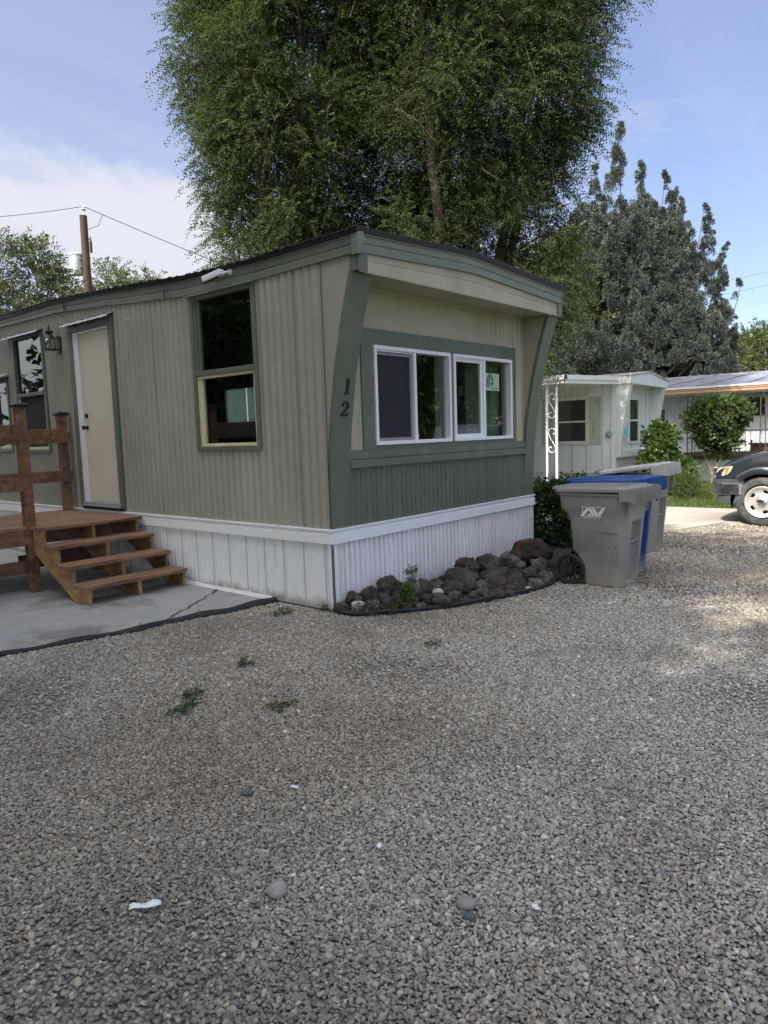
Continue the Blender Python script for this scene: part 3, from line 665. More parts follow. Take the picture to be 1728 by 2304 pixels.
# window B beyond the door
q=MB(); ring(q,LB,5.25,6.19,1.468,3.09,.045,-.03,.026); LB(q,5.295,6.145,2.25,2.30,-.02,.03); wB=build('window',q,m_green,home,bevel=.004)
q=MB(); LB(q,5.295,6.145,2.30,3.05,-.022,-.016); build('pane',q,m_dark,wB)
q=MB(); LB(q,5.32,6.09,1.55,2.25,-.022,-.016); build('pane',q,m_screen,wB)
q=MB(); ring(q,LB,5.295,6.145,1.513,2.25,.035,-.02,.012,sides='lrb'); build('sash',q,m_cream,wB,bevel=.003)
def dripcap(u0,u1,z,par,n):
    q=MB(); us=[u0+(u1-u0)*i/24 for i in range(25)]; vs=[];fs=[]
    for i,u in enumerate(us):
        j=.004*math.sin(i*1.7); vs+=[(-.004,u,z+.045),(-.012,u,z+.045),(-.10+j,u,z+.004+j),(-.105+j,u,z-.012+j)]
    for i in range(24):
        for j in range(3): fs.append((i*4+j,i*4+j+1,i*4+j+5,i*4+j+4))
    q.add(vs,fs); q.mat(1)
    for i in range(n):
        u=u0+(u1-u0)*(i+.5)/n+.02*math.sin(i*5); tt=.35 if i%2 else .7; q.lathe([(.011,0),(.011,.006)],2,(-.012-.09*tt,u,z+.043-.038*tt),8)
    o=build('drip_cap',q,[m_alum,m_knob],par); s=o.modifiers.new('t','SOLIDIFY'); s.thickness=.004
dripcap(5.22,6.33,3.075,wB,7)
# window C at the picture's edge
q=MB(); ring(q,LB,6.44,7.97,1.49,2.56,.05,-.03,.026); LB(q,6.90,6.94,1.54,2.51,-.02,.02); wC=build('window',q,m_green,home,bevel=.004)
q=MB(); LB(q,6.49,7.92,1.54,2.51,-.022,-.016); build('pane',q,m_dark,wC)
q=MB(); LB(q,6.49,7.92,1.54,1.575,-.01,.012); build('sash',q,m_cream,wC)
o=MB(); o.prism([(0,2.60),(-.02,2.62),(-.16,2.55),(-.17,2.53),(-.155,2.535),(0,2.585)],1,6.38,8.0); build('window_awning',o,m_beige,wC,bevel=.003)
# door
q=MB(); LB(q,3.44,3.535,.785,3.035,-.03,.034); LB(q,4.42,4.50,.785,3.035,-.03,.034); LB(q,3.535,4.42,2.955,3.035,-.03,.034); fD=build('door_frame',q,m_green,home,bevel=.004)
q=MB(); LB(q,4.305,4.42,.80,2.955,-.05,.018); LB(q,3.535,4.305,2.925,2.955,-.05,.012); build('door_jamb',q,m_jamb,fD,bevel=.003)
q=MB(); LB(q,3.545,4.30,.845,2.922,-.045,-.004); dr=build('door',q,m_door,home,bevel=.004)
q=MB(); q.lathe([(.028,0),(.030,.006),(.026,.012),(.012,.016),(.012,.035),(.024,.042),(.028,.055),(.024,.068),(.008,.072)],0,(0,0,0),20); q.v=[(-x+.004,y+4.238,z+1.772) for x,y,z in q.v]; build('door_knob',q,m_knob,dr,smooth=True)
q=MB(); q.lathe([(.028,0),(.030,.008),(.026,.018),(.012,.024)],0,(0,0,0),20); q.v=[(-x+.004,y+4.238,z+1.92) for x,y,z in q.v]; build('deadbolt',q,m_knob,dr,smooth=True)
q=MB(); LB(q,3.50,4.40,.80,.842,-.03,.06); LB(q,3.50,4.40,.79,.80,-.03,.075); build('threshold',q,m_alum,fD,bevel=.004)
q=MB(); LB(q,3.47,4.45,.746,.79,.0,.03); build('threshold_base',q,m_black,fD)
dripcap(3.40,4.56,3.045,fD,9)
# lantern
q=MB(); q.box(-.024,4.745,2.74,-.008,4.835,2.96); q.tube([(-.02,4.79,2.80),(-.07,4.79,2.78),(-.10,4.79,2.80)],.009,8); q.tube([(-.02,4.79,2.95),(-.06,4.79,2.93)],.008,8)
lan=build('wall_lantern',q,m_cap,home,bevel=.003)
q=MB(); cx,cy=-.13,4.79; 
q.lathe([(.075,0),(.078,.012),(.055,.012)],2,(cx,cy,2.775),6); q.lathe([(.062,0),(.03,.05),(.05,.075),(.05,.085),(.02,.10),(.012,.12),(.018,.135),(.006,.15),(.004,.18)],2,(cx,cy,2.925),12)
for i in range(6):
    a=2*PI*i/6; q.bar((cx+.07*math.cos(a),cy+.07*math.sin(a),2.78),(cx+.066*math.cos(a),cy+.066*math.sin(a),2.93),.006,.006)
build('cage',q,m_cap,lan)
q=MB(); q.lathe([(.060,0),(.058,.135)],2,(cx,cy,2.788),6); build('lamp_glass',q,glass('lantern_glass',(.75,.82,.8),.2),lan)
# security camera under the fascia
q=MB(); a=Vector((-.03,1.20,3.165)); q.lathe([(.03,0),(.03,.02)],0,(0,0,0),16); q.v=[(-x-.022,y+1.19,z+3.165) for x,y,z in q.v]; q.tube([(-.04,1.19,3.165),(-.075,1.21,3.155),(-.085,1.26,3.15)],.011,8); sc_=build('security_camera',q,m_white,home,smooth=True)
q=MB(); e0=Vector((-.085,1.24,3.165)); e1=Vector((-.14,1.47,3.115)); q.bar(e0,e1,.07,.058); build('camera_body',q,m_white,sc_,bevel=.012,seg=3)
q=MB(); dv=(e1-e0).normalized(); q.bar(e1-dv*.004,e1+dv*.012,.060,.05); q.bar(e0+dv*.05+Vector((0,0,-.03)),e1+Vector((0,0,-.031)),.045,.006); build('lens_face',q,m_knob,sc_,bevel=.004)
q=MB(); q.tube([(-.012,3.12,2.96),(-.05,3.10,2.95),(-.05,2.95,2.95)],.005,6); q.tube([(-.05,2.95,2.95),(-.045,2.945,2.82)],.003,6); build('bracket_wire',q,m_alum,home)

# ---------- front window
def EB(q,u0,u1,z0,z1,d0,d1,mi=None): return q.box(u0,-d1,z0,u1,-d0,z1,mi)
q=MB(); EB(q,.444,.61,1.436,2.548,.0,.026); EB(q,3.127,3.236,1.436,2.548,.0,.026); EB(q,.61,3.127,2.402,2.548,.0,.026); EB(q,.61,3.127,1.436,1.468,.0,.026); EB(q,1.852,1.905,1.468,2.402,.0,.026)
build('window_surround',q,m_green,home,bevel=.003)
q=MB(); EB(q,.238,3.438,1.352,1.426,.0,.030); EB(q,.238,3.438,1.345,1.352,.0,.024); EB(q,.238,3.438,1.272,1.345,.0,.046); EB(q,.238,3.438,1.426,1.4362,.0,.028); build('sill_band',q,m_green,home,bevel=.004)
def slider(u0,u1,par):
    z0,z1=1.470,2.400; um=(u0+u1)/2+.005
    q=MB(); ring(q,EB,u0,u1,z0,z1,.036,-.05,.042); EB(q,um-.020,um+.020,z0+.036,z1-.036,-.05,.034); EB(q,u0+.036,um-.02,z1-.052,z1-.036,-.04,.022)
    return um,build('front_window',q,m_white,par,bevel=.003)
um,f1=slider(.612,1.852,home)
q=MB(); ring(q,EB,.648,um-.020,1.506,2.348,.030,-.02,.004); build('screen_frame',q,M('grey_screen_frame',(.25,.25,.28),.4,.1,5),f1,bevel=.002)
q=MB(); EB(q,.678,um-.05,1.536,2.318,-.012,-.008); build('insect_screen',q,m_screen,f1)
q=MB(); EB(q,um+.02,1.816,1.506,2.364,-.03,-.024); build('pane',q,m_clear,f1)
q=MB(); EB(q,1.70,1.80,1.5,2.37,-.075,-.07); build('curtain_edge',q,m_greenboard,f1)
q=MB(); EB(q,um+.03,um+.10,1.515,1.565,-.024,-.022,0); EB(q,um+.042,um+.088,1.528,1.552,-.022,-.0215,1); EB(q,um+.03,um+.075,1.567,1.60,-.024,-.022,2); q.tube([(um+.04,.0225,1.60),(um+.025,.0225,1.66)],.003,5,mi=2)
build('window_sticker',q,[m_white,M('sticker_print',(.25,.27,.3),.5),M('sticker_blue',(.05,.08,.3),.5)],f1)
um2,f2=slider(1.905,3.125,home)
q=MB(); EB(q,1.941,1.975,1.506,2.36,-.02,.012); EB(q,um2-.055,um2-.02,1.506,2.36,-.02,.012); EB(q,1.975,um2-.055,2.325,2.36,-.02,.012); EB(q,1.975,um2-.055,1.506,1.545,-.02,.012); build('sash',q,m_white,f2,bevel=.003)
q=MB(); EB(q,1.975,um2-.055,1.545,2.325,-.012,-.006); build('pane',q,m_clear,f2)
q=MB(); EB(q,um2+.02,3.089,1.506,2.364,-.03,-.024); build('pane',q,m_tintg,f2)
q=MB(); EB(q,2.40,3.12,1.45,2.42,-.16,-.15); 
for xx in (2.66,2.90): EB(q,xx,xx+.012,1.45,2.42,-.15,-.147,1)
build('backing_board',q,[m_greenboard,m_greend],f2)
m_stk=M('pale_green_sticker',(.42,.52,.38),.5,.03,3); m_stkd=M('dark_green_print',(.02,.12,.05),.5,.05,3)
q=MB(); EB(q,2.629,2.925,2.034,2.231,-.0235,-.0225); sk_=build('window_sticker',q,m_stk,f2)
q=MB()
def EP(pts): q.prism([(a,b) for a,b in pts],1,.0218,.0224)
EP([(2.64,2.07),(2.665,2.07),(2.672,2.13),(2.69,2.18),(2.725,2.222),(2.695,2.222),(2.66,2.185),(2.642,2.13)])
EP([(2.685,2.07),(2.71,2.075),(2.712,2.13),(2.73,2.18),(2.762,2.222),(2.735,2.222),(2.70,2.185),(2.684,2.13)])
EP([(2.755,2.135),(2.755,2.21),(2.785,2.19),(2.80,2.15)]); EP([(2.735,2.10),(2.735,2.13),(2.80,2.13),(2.79,2.105),(2.765,2.09)])
build('print',q,m_stkd,sk_)
def text_mesh(name,body,size,mat,parent,place,extrude=.0004):
    cu_=bpy.data.curves.new(name,'FONT'); cu_.body=body; cu_.size=size; cu_.extrude=extrude; cu_.align_x='LEFT'
    tmp=bpy.data.objects.new('tmp_text',cu_); COL.objects.link(tmp); bpy.context.view_layer.update()
    me=bpy.data.meshes.new_from_object(tmp.evaluated_get(bpy.context.evaluated_depsgraph_get())); bpy.data.objects.remove(tmp); me.name=name
    off=root_loc(parent)
    for v in me.vertices: v.co=Vector(place(v.co))-off
    me.materials.clear(); me.materials.append(mat); o=bpy.data.objects.new(name,me); COL.objects.link(o); o.parent=parent; return o
text_mesh('lettering','Ply Gem',.046,m_stkd,sk_,lambda c:(2.755+c.x*.95+c.y*.15,.0222-c.z,2.05+c.y))

# ================================================================== PORCH
porch=thing('wooden_porch','brown stained wooden porch deck with four-step stair and post railing at the cream door','porch',(-.6,3.6,0))
q=MB()
yb=3.02
while yb<4.74:      # boards run along x
    x0=-1.215 if yb<3.25 else -3.4
    q.box(x0,yb,.682,-.055,yb+.134,.720); yb+=.140
build('deck_boards',q,m_deckw,porch,bevel=.005)
q=MB(); q.box(-3.4,3.30,.52,-.06,3.34,.680); build('rim_joist',q,m_stain,porch,bevel=.004)
for x in (-.10,-.55,-1.05,-1.7,-2.3,-3.0):
    q=MB(); q.box(x-.02,3.345,.53,x+.02,4.78,.680); build('joist',q,m_stain,porch)
q=MB(); q.box(-3.4,3.42,.20,-1.16,3.46,.34); build('brace_board',q,m_stain,porch,bevel=.004)
q=MB(); q.box(-1.10,3.9,.17,-.10,3.94,.33); build('brace_board',q,m_stain,porch,bevel=.004)
for x,y in ((-.12,4.0),(-3.3,3.36),(-3.3,4.7),(-1.2,4.72)):
    q=MB(); q.box(x-.045,y-.045,0.005,x+.045,y+.045,.53); build('support_post',q,m_stain,porch,bevel=.004)
def post(x,y,z0,z1,s=.05):
    q=MB(); q.box(x-s,y-s,z0,x+s,y+s,z1-.05); p_=build('railing_post',q,m_stain,porch,bevel=.006)
    q=MB(); q.box(x-s-.022,y-s-.022,z1-.055,x+s+.022,y+s+.022,z1-.038)
    q.add([(x-s-.03,y-s-.03,z1-.038),(x+s+.03,y-s-.03,z1-.038),(x+s+.03,y+s+.03,z1-.038),(x-s-.03,y+s+.03,z1-.038),(x-s-.024,y-s-.024,z1-.022),(x+s+.024,y-s-.024,z1-.022),(x+s+.024,y+s+.024,z1-.022),(x-s-.024,y+s+.024,z1-.022),(x,y,z1)],
        [(3,2,1,0),(0,1,5,4),(1,2,6,5),(2,3,7,6),(3,0,4,7),(4,5,8),(5,6,8),(6,7,8),(7,4,8)])
    build('post_cap',q,m_cap,p_,bevel=.003)
post(-1.19,3.34,.006,2.03); post(-.125,4.67,.72,1.995); post(-3.2,3.34,.006,2.03); post(-3.2,4.67,.72,1.995)
def rail(a,b,w,h): 
    q=MB(); q.bar(a,b,w,h); return build('rail',q,m_stain,porch,bevel=.005)
rail((-1.24,3.30,1.69),(-3.25,3.30,1.69),.038,.14); rail((-1.24,3.30,1.17),(-3.25,3.30,1.17),.038,.14); rail((-1.20,3.335,1.775),(-3.25,3.335,1.775),.10,.036)
rail((-.06,4.61,1.66),(-3.25,4.61,1.66),.038,.14); rail((-.06,4.61,1.17),(-3.25,4.61,1.17),.038,.14); rail((-.19,4.66,1.75),(-3.25,4.66,1.75),.09,.036)
# stairs
tr=[(2.145,.20),(2.445,.372),(2.745,.549)]
for i,(y,z) in enumerate(tr):
    q=MB(); q.box(-1.235,y,z-.042,-.075,y+.295,z); build('stair_tread',q,m_deckw,porch,bevel=.006)
prof=[(2.175,.006),(2.175,.157),(2.475,.157),(2.475,.329),(2.775,.329),(2.775,.506),(3.06,.506),(3.06,.680),(3.30,.680),(3.30,.43),(2.47,.006)]
for x in (-1.165,-.63,-.10):
    q=MB(); q.prism(prof,0,x-.02,x+.02); build('stringer',q,m_string,porch,bevel=.004)

# ================================================================== LAVA ROCKS
m_lava=M('lava_rock',(.074,.069,.065),.95,.3,9,b=.9,bs=45,bd=.012,c2=(.048,.041,.038),c2s=5,c2t=.52,c2w=.15,c3=(.20,.195,.19),c3s=60,c3t=.66,spec=.15)
m_lavag=M('grey_lava_rock',(.125,.12,.118),.95,.3,9,b=1,bs=50,bd=.014,c2=(.05,.046,.045),c2s=8,c2t=.52,c2w=.12,c3=(.30,.30,.29),c3s=55,c3t=.62,spec=.15)
m_lavar=M('rusty_lava_rock',(.085,.062,.048),.95,.3,8,b=.9,bs=45,bd=.012,c2=(.05,.04,.036),c2s=6,c2t=.54,c2w=.15,spec=.15)
m_river=M('pale_river_stone',(.40,.385,.29),.6,.1,8,b=.1,bs=60)
m_moss=M('mossy_rock',(.13,.145,.09),.9,.35,9,b=.8,bs=40,bd=.01,c2=(.07,.068,.06),c2s=7,c2t=.53,c2w=.1)
def rock(name,loc,w,h,d,mat,seed,rough=.30,sub=4,rz_=None):
    import bmesh
    rs=random.Random(seed); bm=bmesh.new(); bmesh.ops.create_icosphere(bm,subdivisions=sub,radius=1)
    so_=Vector((rs.uniform(0,50),rs.uniform(0,50),rs.uniform(0,50)))
    cuts=[(Vector((rs.gauss(0,1),rs.gauss(0,1),rs.gauss(0,1))).normalized(),rs.uniform(.5,.85)) for _ in range(10)] if rough>.1 else []
    for v in bm.verts:
        p=v.co.copy()
        for n_,dd in cuts:
            e=p.dot(n_)-dd
            if e>0: p-=n_*e*.8
        nn=mnoise.fractal(p*1.5+so_,1,2,4)*rough*.55+ (mnoise.noise(p*4+so_)*.11-abs(mnoise.noise(p*8+so_))*.13+mnoise.noise(p*17+so_)*.06)*(rough/.3)
        v.co=p*(1+nn)
    me=bpy.data.meshes.new(name); bm.to_mesh(me); bm.free()
    co=np.zeros(len(me.vertices)*3); me.vertices.foreach_get('co',co); co=co.reshape(-1,3)
    a=rs.uniform(0,6.28) if rz_ is None else rz_; ca,sa=math.cos(a),math.sin(a); co=co@np.array([[ca,sa,0],[-sa,ca,0],[0,0,1]])
    for k_,s_ in ((0,w),(1,d),(2,h)):
        lo,hi=co[:,k_].min(),co[:,k_].max(); co[:,k_]=(co[:,k_]-(lo+hi)/2)/(hi-lo)*s_
    co[:,2]-=co[:,2].min()
    # x,y are picture-parallel / depth: turn to face the drive
    t_=math.radians(-49.5); ca,sa=math.cos(t_),math.sin(t_); co[:,:2]=co[:,:2]@np.array([[ca,sa],[-sa,ca]])
    me.vertices.foreach_set('co',co.ravel()); me.materials.append(mat)
    me.polygons.foreach_set('use_smooth',[True]*len(me.polygons))
    o=bpy.data.objects.new(name,me); COL.objects.link(o); o.location=loc; return o
LAV=[(0.00,-0.08,0,0.13,0.10),(0.04,-0.23,0,0.11,0.10),(0.07,-0.22,0.05,0.12,0.06),(0.10,-0.33,0,0.13,0.14),(0.13,-0.06,0.06,0.12,0.14),(0.15,-0.14,0.08,0.09,0.10),(0.23,-0.18,0.1,0.16,0.14),(0.25,-0.26,0.08,0.08,0.10),(0.51,-0.20,0.12,0.21,0.17),(0.27,-0.35,0.05,0.15,0.14),(0.22,-0.37,0,0.10,0.08),(0.39,-0.42,0.06,0.14,0.13),(0.60,-0.40,0.1,0.14,0.16),(0.70,-0.45,0.1,0.14,0.15),(0.36,-0.50,0.0,0.12,0.08),(0.45,-0.60,0,0.11,0.06),(0.60,-0.58,0.0,0.13,0.12),(0.68,-0.65,0.08,0.10,0.08),(0.63,-0.70,0.0,0.15,0.13),(0.78,-0.73,0,0.14,0.13),(0.98,-0.42,0.12,0.11,0.06),(0.96,-0.60,0.06,0.20,0.14),(1.23,-0.50,0.10,0.33,0.18),(1.42,-0.46,0.20,0.22,0.14),(1.15,-0.65,0.05,0.15,0.10),(1.20,-0.76,0.02,0.15,0.16),(1.66,-0.56,0.14,0.23,0.21),(1.58,-0.68,0.08,0.28,0.16),(1.38,-0.86,0.0,0.24,0.18),(1.06,-0.82,0,0.17,0.11),(1.23,-0.90,0,0.15,0.08),(2.12,-0.55,0.12,0.30,0.19),(1.60,-0.92,0.0,0.19,0.16),(1.76,-0.80,0.06,0.17,0.13),(1.95,-0.85,0.03,0.17,0.16),(2.26,-0.82,0.04,0.19,0.21),(2.62,-0.50,0.10,0.40,0.30),(1.78,-1.02,0,0.16,0.09),(1.61,-1.06,0,0.07,0.06),(1.94,-1.04,0,0.07,0.04),(1.54,-0.99,0,0.12,0.06),(2.07,-0.97,0,0.16,0.12),(1.35,-0.97,0,0.13,0.05)]
SPECIAL={2:('pale_stone',m_river,'flat pale tan stone tucked among the dark rocks nearest the home corner','stone'),17:('pale_stone',m_river,'smooth pale cream river stone lying in the middle of the dark lava rocks','stone'),38:('pale_stone',m_river,'small pale stone at the black edging near the wheel of the front bin','stone'),39:('pale_stone',m_river,'tiny pale pebble stone at the far end of the black edging','stone')}
KIND={8:('tall upright brown lava rock against the white ribbed skirting beside the weed',m_lava),12:('rounded mossy rock with green tinge behind the ferny weed',m_moss),22:('wide flat-topped dark lava boulder against the skirting, left one of the big back pieces',m_lava),23:('jagged dark boulder on top of the wide flat-topped boulder',m_lava),26:('pointed dark peak-shaped boulder right of the jagged one by the skirting',m_lava),27:('broad dark boulder lying under the pointed peak-shaped boulder',m_lava),28:('rusty red-brown lava rock in the front row of the bed',m_lavar),31:('lumpy grey lava boulder left of the front bin wheel',m_lavag),36:('largest rusty brown lava boulder at the far end of the bed under the rose bush',m_lavar),35:('grey pitted boulder directly behind the front bin wheel',m_lavag),37:('light grey lava rock in the front row close to the bin wheel',m_lavag)}
ordw=['first','second','third','fourth','fifth','sixth','seventh','eighth','ninth','tenth','eleventh','twelfth','thirteenth','fourteenth','fifteenth','sixteenth','seventeenth','eighteenth','nineteenth','twentieth']
rest=sorted([i for i in range(len(LAV)) if i not in SPECIAL and i not in KIND],key=lambda i:LAV[i][0])
front=[i for i in rest if LAV[i][2]<.03]; back=[i for i in rest if LAV[i][2]>=.03]
for i,(x,y,z,w_,h_) in enumerate(LAV):
    d_=w_*.85; ry_=y+.0
    zz=max(0,z-.03) if z else -.008
    if i in SPECIAL:
        nm,mt,lb,ct=SPECIAL[i]; o=rock(nm,(x,ry_,zz+.03 if z else zz),w_*1.05,h_,d_,mt,100+i,.06); tag(o,lb,ct,'pale stones in the rock bed'); continue
    if i in KIND: lb,mt=KIND[i]
    elif i in front: lb='%s small dark lava rock from the home corner, front row on the black edging'%ordw[front.index(i)]; mt=(m_lava,m_lavag)[i%2]
    else: lb='%s dark lava rock from the home corner, upper row of the heap'%ordw[back.index(i)]; mt=(m_lava,m_lava,m_lavag)[i%3]
    # back pieces reach down to the soil
    o=rock('lava_rock',(x,ry_-.02,max(-.01,zz-.06)),w_*1.22,h_*.88+.03+(zz-max(-.01,zz-.06)),d_*1.25,mt,100+i+(40 if i==36 else 0),.24 if i==36 else .42); tag(o,lb,'rock','lava rocks along the white skirting')
# soil of the bed and a few hidden-in-shadow chunks filling it
q=MB(); q.prism([(-.02,.02),(-.03,-.14),(.0,-.29),(.157,-.44),(.367,-.59),(.71,-.80),(1.16,-.96),(1.615,-1.08),(1.96,-1.10),(3.0,-1.05),(4.3,-.3),(4.4,.3),(3.7,.4),(3.66,0)],2,-.06,.03)
bed=build('bed_soil',q,M('bed_soil',(.06,.05,.042),.95,.35,20,b=1,bs=60,bd=.02)); tag(bed,kind='structure')
EX=[(.06,.0),(-.035,-.06),(-.045,-.15),(-.005,-.30),(.157,-.455),(.367,-.60),(.71,-.81),(1.16,-.972),(1.615,-1.09),(1.96,-1.12),(2.1,-1.10)]
q=MB(); n=len(EX); pts=[]
for i in range(n-1):
    for s_ in range(6):
        t_=s_/6; p0=EX[max(i-1,0)];p1=EX[i];p2=EX[i+1];p3=EX[min(i+2,n-1)]
        f=lambda a,b,c,d_:.5*((2*b)+(-a+c)*t_+(2*a-5*b+4*c-d_)*t_*t_+(-a+3*b-3*c+d_)*t_**3)
        pts.append((f(p0[0],p1[0],p2[0],p3[0]),f(p0[1],p1[1],p2[1],p3[1]),.028+.006*math.sin(i*2+s_*.4)))
q.tube(pts,.016,8); vs=[];fs=[]
for i,(x,y,z) in enumerate(pts): vs+=[(x,y,-.03),(x,y,z)]
q.add(vs,[(2*i,2*i+1,2*i+3,2*i+2) for i in range(len(pts)-1)])
tag(build('garden_edging',q,m_fabric,smooth='all'),'black plastic garden edging curving in front of the lava rocks','garden edging')

# ================================================================== WHEELED BINS
def plastic(name,c): return M(name,c,.42,.05,2.5,b=.12,bs=220,bd=.002,c2=tuple(x*1.25 for x in c),c2s=3,c2sc=(1,1,.6),c2t=.58,c2w=.3,c3=tuple(min(1,x*1.6+.02) for x in c),c3s=60,c3t=.67,mud=(.30,.27,.22),mudz=.30)
m_bing=plastic('grey_plastic',(.215,.21,.20)); m_binb=plastic('blue_plastic',(.012,.055,.21)); m_binl=plastic('light_grey_plastic',(.40,.40,.39)); m_rub=M('black_rubber',(.016,.016,.018),.6,.2,12)
m_bingd=M('dark_grey_plastic',(.14,.14,.14),.5)  # darker grey of the dimples and panel lines on the body sides
m_logo=M('white_print',(.75,.76,.76),.5,.05,20)
def rrect(hw,yb_,yf,z,rb=.06,rf=.12,nb=5,dent=None):
    """ring seen from above: x in +-hw, y from yf (front, negative) to yb (back)"""
    pts=[]
    def arc(cx,cy,r,a0,a1,n):
        for i in range(n+1):
            a=a0+(a1-a0)*i/n; pts.append([cx+r*math.cos(a),cy+r*math.sin(a),z])
    arc(hw-rb,yb_-rb,rb,0,PI/2,nb); arc(-hw+rb,yb_-rb,rb,PI/2,PI,nb)
    arc(-hw+rf,yf+rf,rf,PI,1.5*PI,nb)
    fx=[-hw+rf+.005,-.125,-.115,-.04,.04,.115,.125,hw-rf-.005]
    for x in fx:
        y=yf
        if dent and abs(x)<.12: y=yf+dent
        pts.append([x,y,z])
    arc(hw-rf,yf+rf,rf,1.5*PI,2*PI,nb)
    return [tuple(p) for p in pts]
def make_bin(name,label,body_m,lid_m,loc,rz_,lid_open=0,logo=False,sc_=1.0,group=None):
    t_=thing(name,label,'bin',loc,group,rz_); L=lambda *a,**k: build(*a,off=(0,0,0),**k)
    q=MB()
    S=[(0.0,.245,.165,-.200,None),(.012,.255,.175,-.210,.0),(.03,.258,.18,-.213,.055),(.33,.268,.25,-.238,.06),(.345,.270,.295,-.24,.06),(.60,.282,.315,-.262,.06),(.64,.284,.318,-.265,.035),(.655,.285,.32,-.267,0),(.69,.286,.325,-.27,0),(.735,.292,.36,-.274,0),(.765,.300,.405,-.277,0),(.80,.304,.412,-.281,0),(.905,.312,.420,-.29,0),(.91,.322,.432,-.30,0),(.935,.324,.434,-.302,0)]
    q.loft([rrect(hw,yb_,yf,z,.05,.11,5,dn) for z,hw,yb_,yf,dn in S])
    bq=q
    q=MB(); q.tube([(-.11,-.215,.44),(.11,-.215,.44)],.014,10); L('grab_bar',q,body_m,t_,smooth=True)
    # hollow panel with dimples on both sides
    q=bq; q.mat(1)
    for s in (-1,1):
        for zz,ys_ in ((.40,(-.16,-.10,-.04)),(.335,(-.13,-.07)),(.27,(-.16,-.10,-.04))):
            for y in ys_: q.lathe([(.011,0),(.009,.004)],0,(s*(.2715+(zz-.33)*.045),y,zz),10)
        q.box(s*.276,-.19,.23,s*.2785,-.186,.46); q.box(s*.276,-.012,.23,s*.2785,-.008,.46)
    q.mat(0)
    for s in (-1,1): q.prism([(-.19,.555),(-.16,.573),(-.10,.580),(-.03,.576),(.015,.56),(-.03,.557),(-.13,.553)],0,s*.27,s*.2925)
    bo=L('body',q,[body_m,m_bingd if body_m is m_bing else body_m],t_,smooth=True,bevel=.005)
    for s in (-1,1):   # catch brackets under the rim
        q=MB(); q.box(s*.26,-.315,.74,s*.297,-.29,.91); L('rim_bracket',q,body_m,t_,bevel=.004)
    # wheels
    for s in (-1,1):
        q=MB(); q.lathe([(.125,-.022),(.145,-.026),(.155,-.012),(.155,.012),(.145,.026),(.125,.022),(.118,.0),(.125,-.022)],0,(s*.285,.305,.155),36,cap=False); wh=L('wheel',q,m_rub,t_,smooth=True)
        q=MB(); q.lathe([(.034,-.028),(.034,.028),(.02,.034)],0,(s*.285,.305,.155),20)
        for i in range(12):
            a=2*PI*i/12; q.bar((s*.285,.305+.03*math.cos(a),.155+.03*math.sin(a)),(s*.285,.305+.125*math.cos(a),.155+.125*math.sin(a)),.024,.014)
        L('spokes',q,m_rub,wh)
    q=MB(); q.tube([(-.27,.305,.155),(.27,.305,.155)],.013,8); L('axle',q,m_rub,t_)
    # handle
    q=MB()
    for x in (-.25,0,.25): q.box(x-.018,.42,.955,x+.018,.495,.985)
    q.tube([(-.27,.492,.975),(.27,.492,.975)],.018,10); q.box(-.268,.43,.955,.268,.452,.992); L('handle',q,body_m,t_,bevel=.004)
    # lid
    R_=Matrix.Rotation(-lid_open,4,'X'); hinge=Vector((0,.45,.955))
    def T(p): return tuple(R_@(Vector(p)-hinge)+hinge)
    q=MB(); N_=[]
    def LR(hw,yb_,yf,z): return rrect(hw,yb_,yf,z+.03*(yb_-.1)/.4*0,.05,.10,5,None)
    rg=[LR(.330,.445,-.335,.938),LR(.338,.455,-.35,.940),LR(.338,.455,-.35,.968),LR(.330,.445,-.342,.978),LR(.30,.41,-.31,.980),LR(.285,.39,-.29,.992),LR(.12,.22,-.12,.998)]
    q.loft(rg)
    # drooping flap with ribs along the front edge and round the corners
    for i in range(13):
        x=-.335+.67*i/12; bow=-.02*(1-(x/.34)**2)
        q.prism([(x-.004,-.36+bow-.02),(x+.016,-.36+bow-.02),(x+.016,-.338+bow),(x-.004,-.338+bow)],2,.835,.965)
    q.box(-.333,-.358,.825,.333,-.33,.974); q.box(-.340,-.355,.85,-.322,-.22,.965); q.box(.322,-.355,.85,.340,-.22,.965)
    q.v=[T(p) for p in q.v]
    L('lid',q,lid_m,t_,bevel=.007,seg=2,ang=40)
    if logo:
        q=MB(); F_=lambda pts:q.prism([(y,z) for y,z in pts],0,-.3275,-.3255)
        # side faces -x ; picture-left = back (+y)
        def XY(u,v): # u: 0..1 left->right, v: 0..1 bottom->top
            return (.165-.215*u,.702+.098*v)
        P_=lambda L_: F_([XY(u,v) for u,v in L_])
        P_([(.0,.95),(1.0,.95),(1.0,1.0),(.0,1.0)]); P_([(.0,.0),(.88,.0),(.88,.07),(.0,.07)]); P_([(.0,.35),(.03,.35),(.03,.95),(.0,.95)]); P_([(.85,.07),(.88,.07),(.88,.6),(.85,.5)])
        P_([(-.12,.03),(.05,.03),(.38,.88),(.22,.88)]); P_([(.30,.88),(.42,.88),(.60,.12),(.44,.12)]); P_([(.25,.12),(.40,.12),(.36,.28),(.28,.28)])
        P_([(.47,.88),(.58,.88),(.76,.12),(.62,.12)]); P_([(.68,.12),(.84,.12),(1.12,.97),(.97,.97)])
        for u in range(3): P_([(.56+.0*u+.14*u*.5,.12),(.58+.14*u*.5,.12),(.66+.14*u*.5,.5),(.64+.14*u*.5,.5)])
        # printed panel stands proud of the sloping side
        nv=[]
        for (x,y,z) in q.v:
            nv.append((x+.0245-(z-.75)*.07 if False else x+.026-(z-.75)*.068,y,z))
        q.v=nv; lg=L('logo_print',q,m_logo,bo)
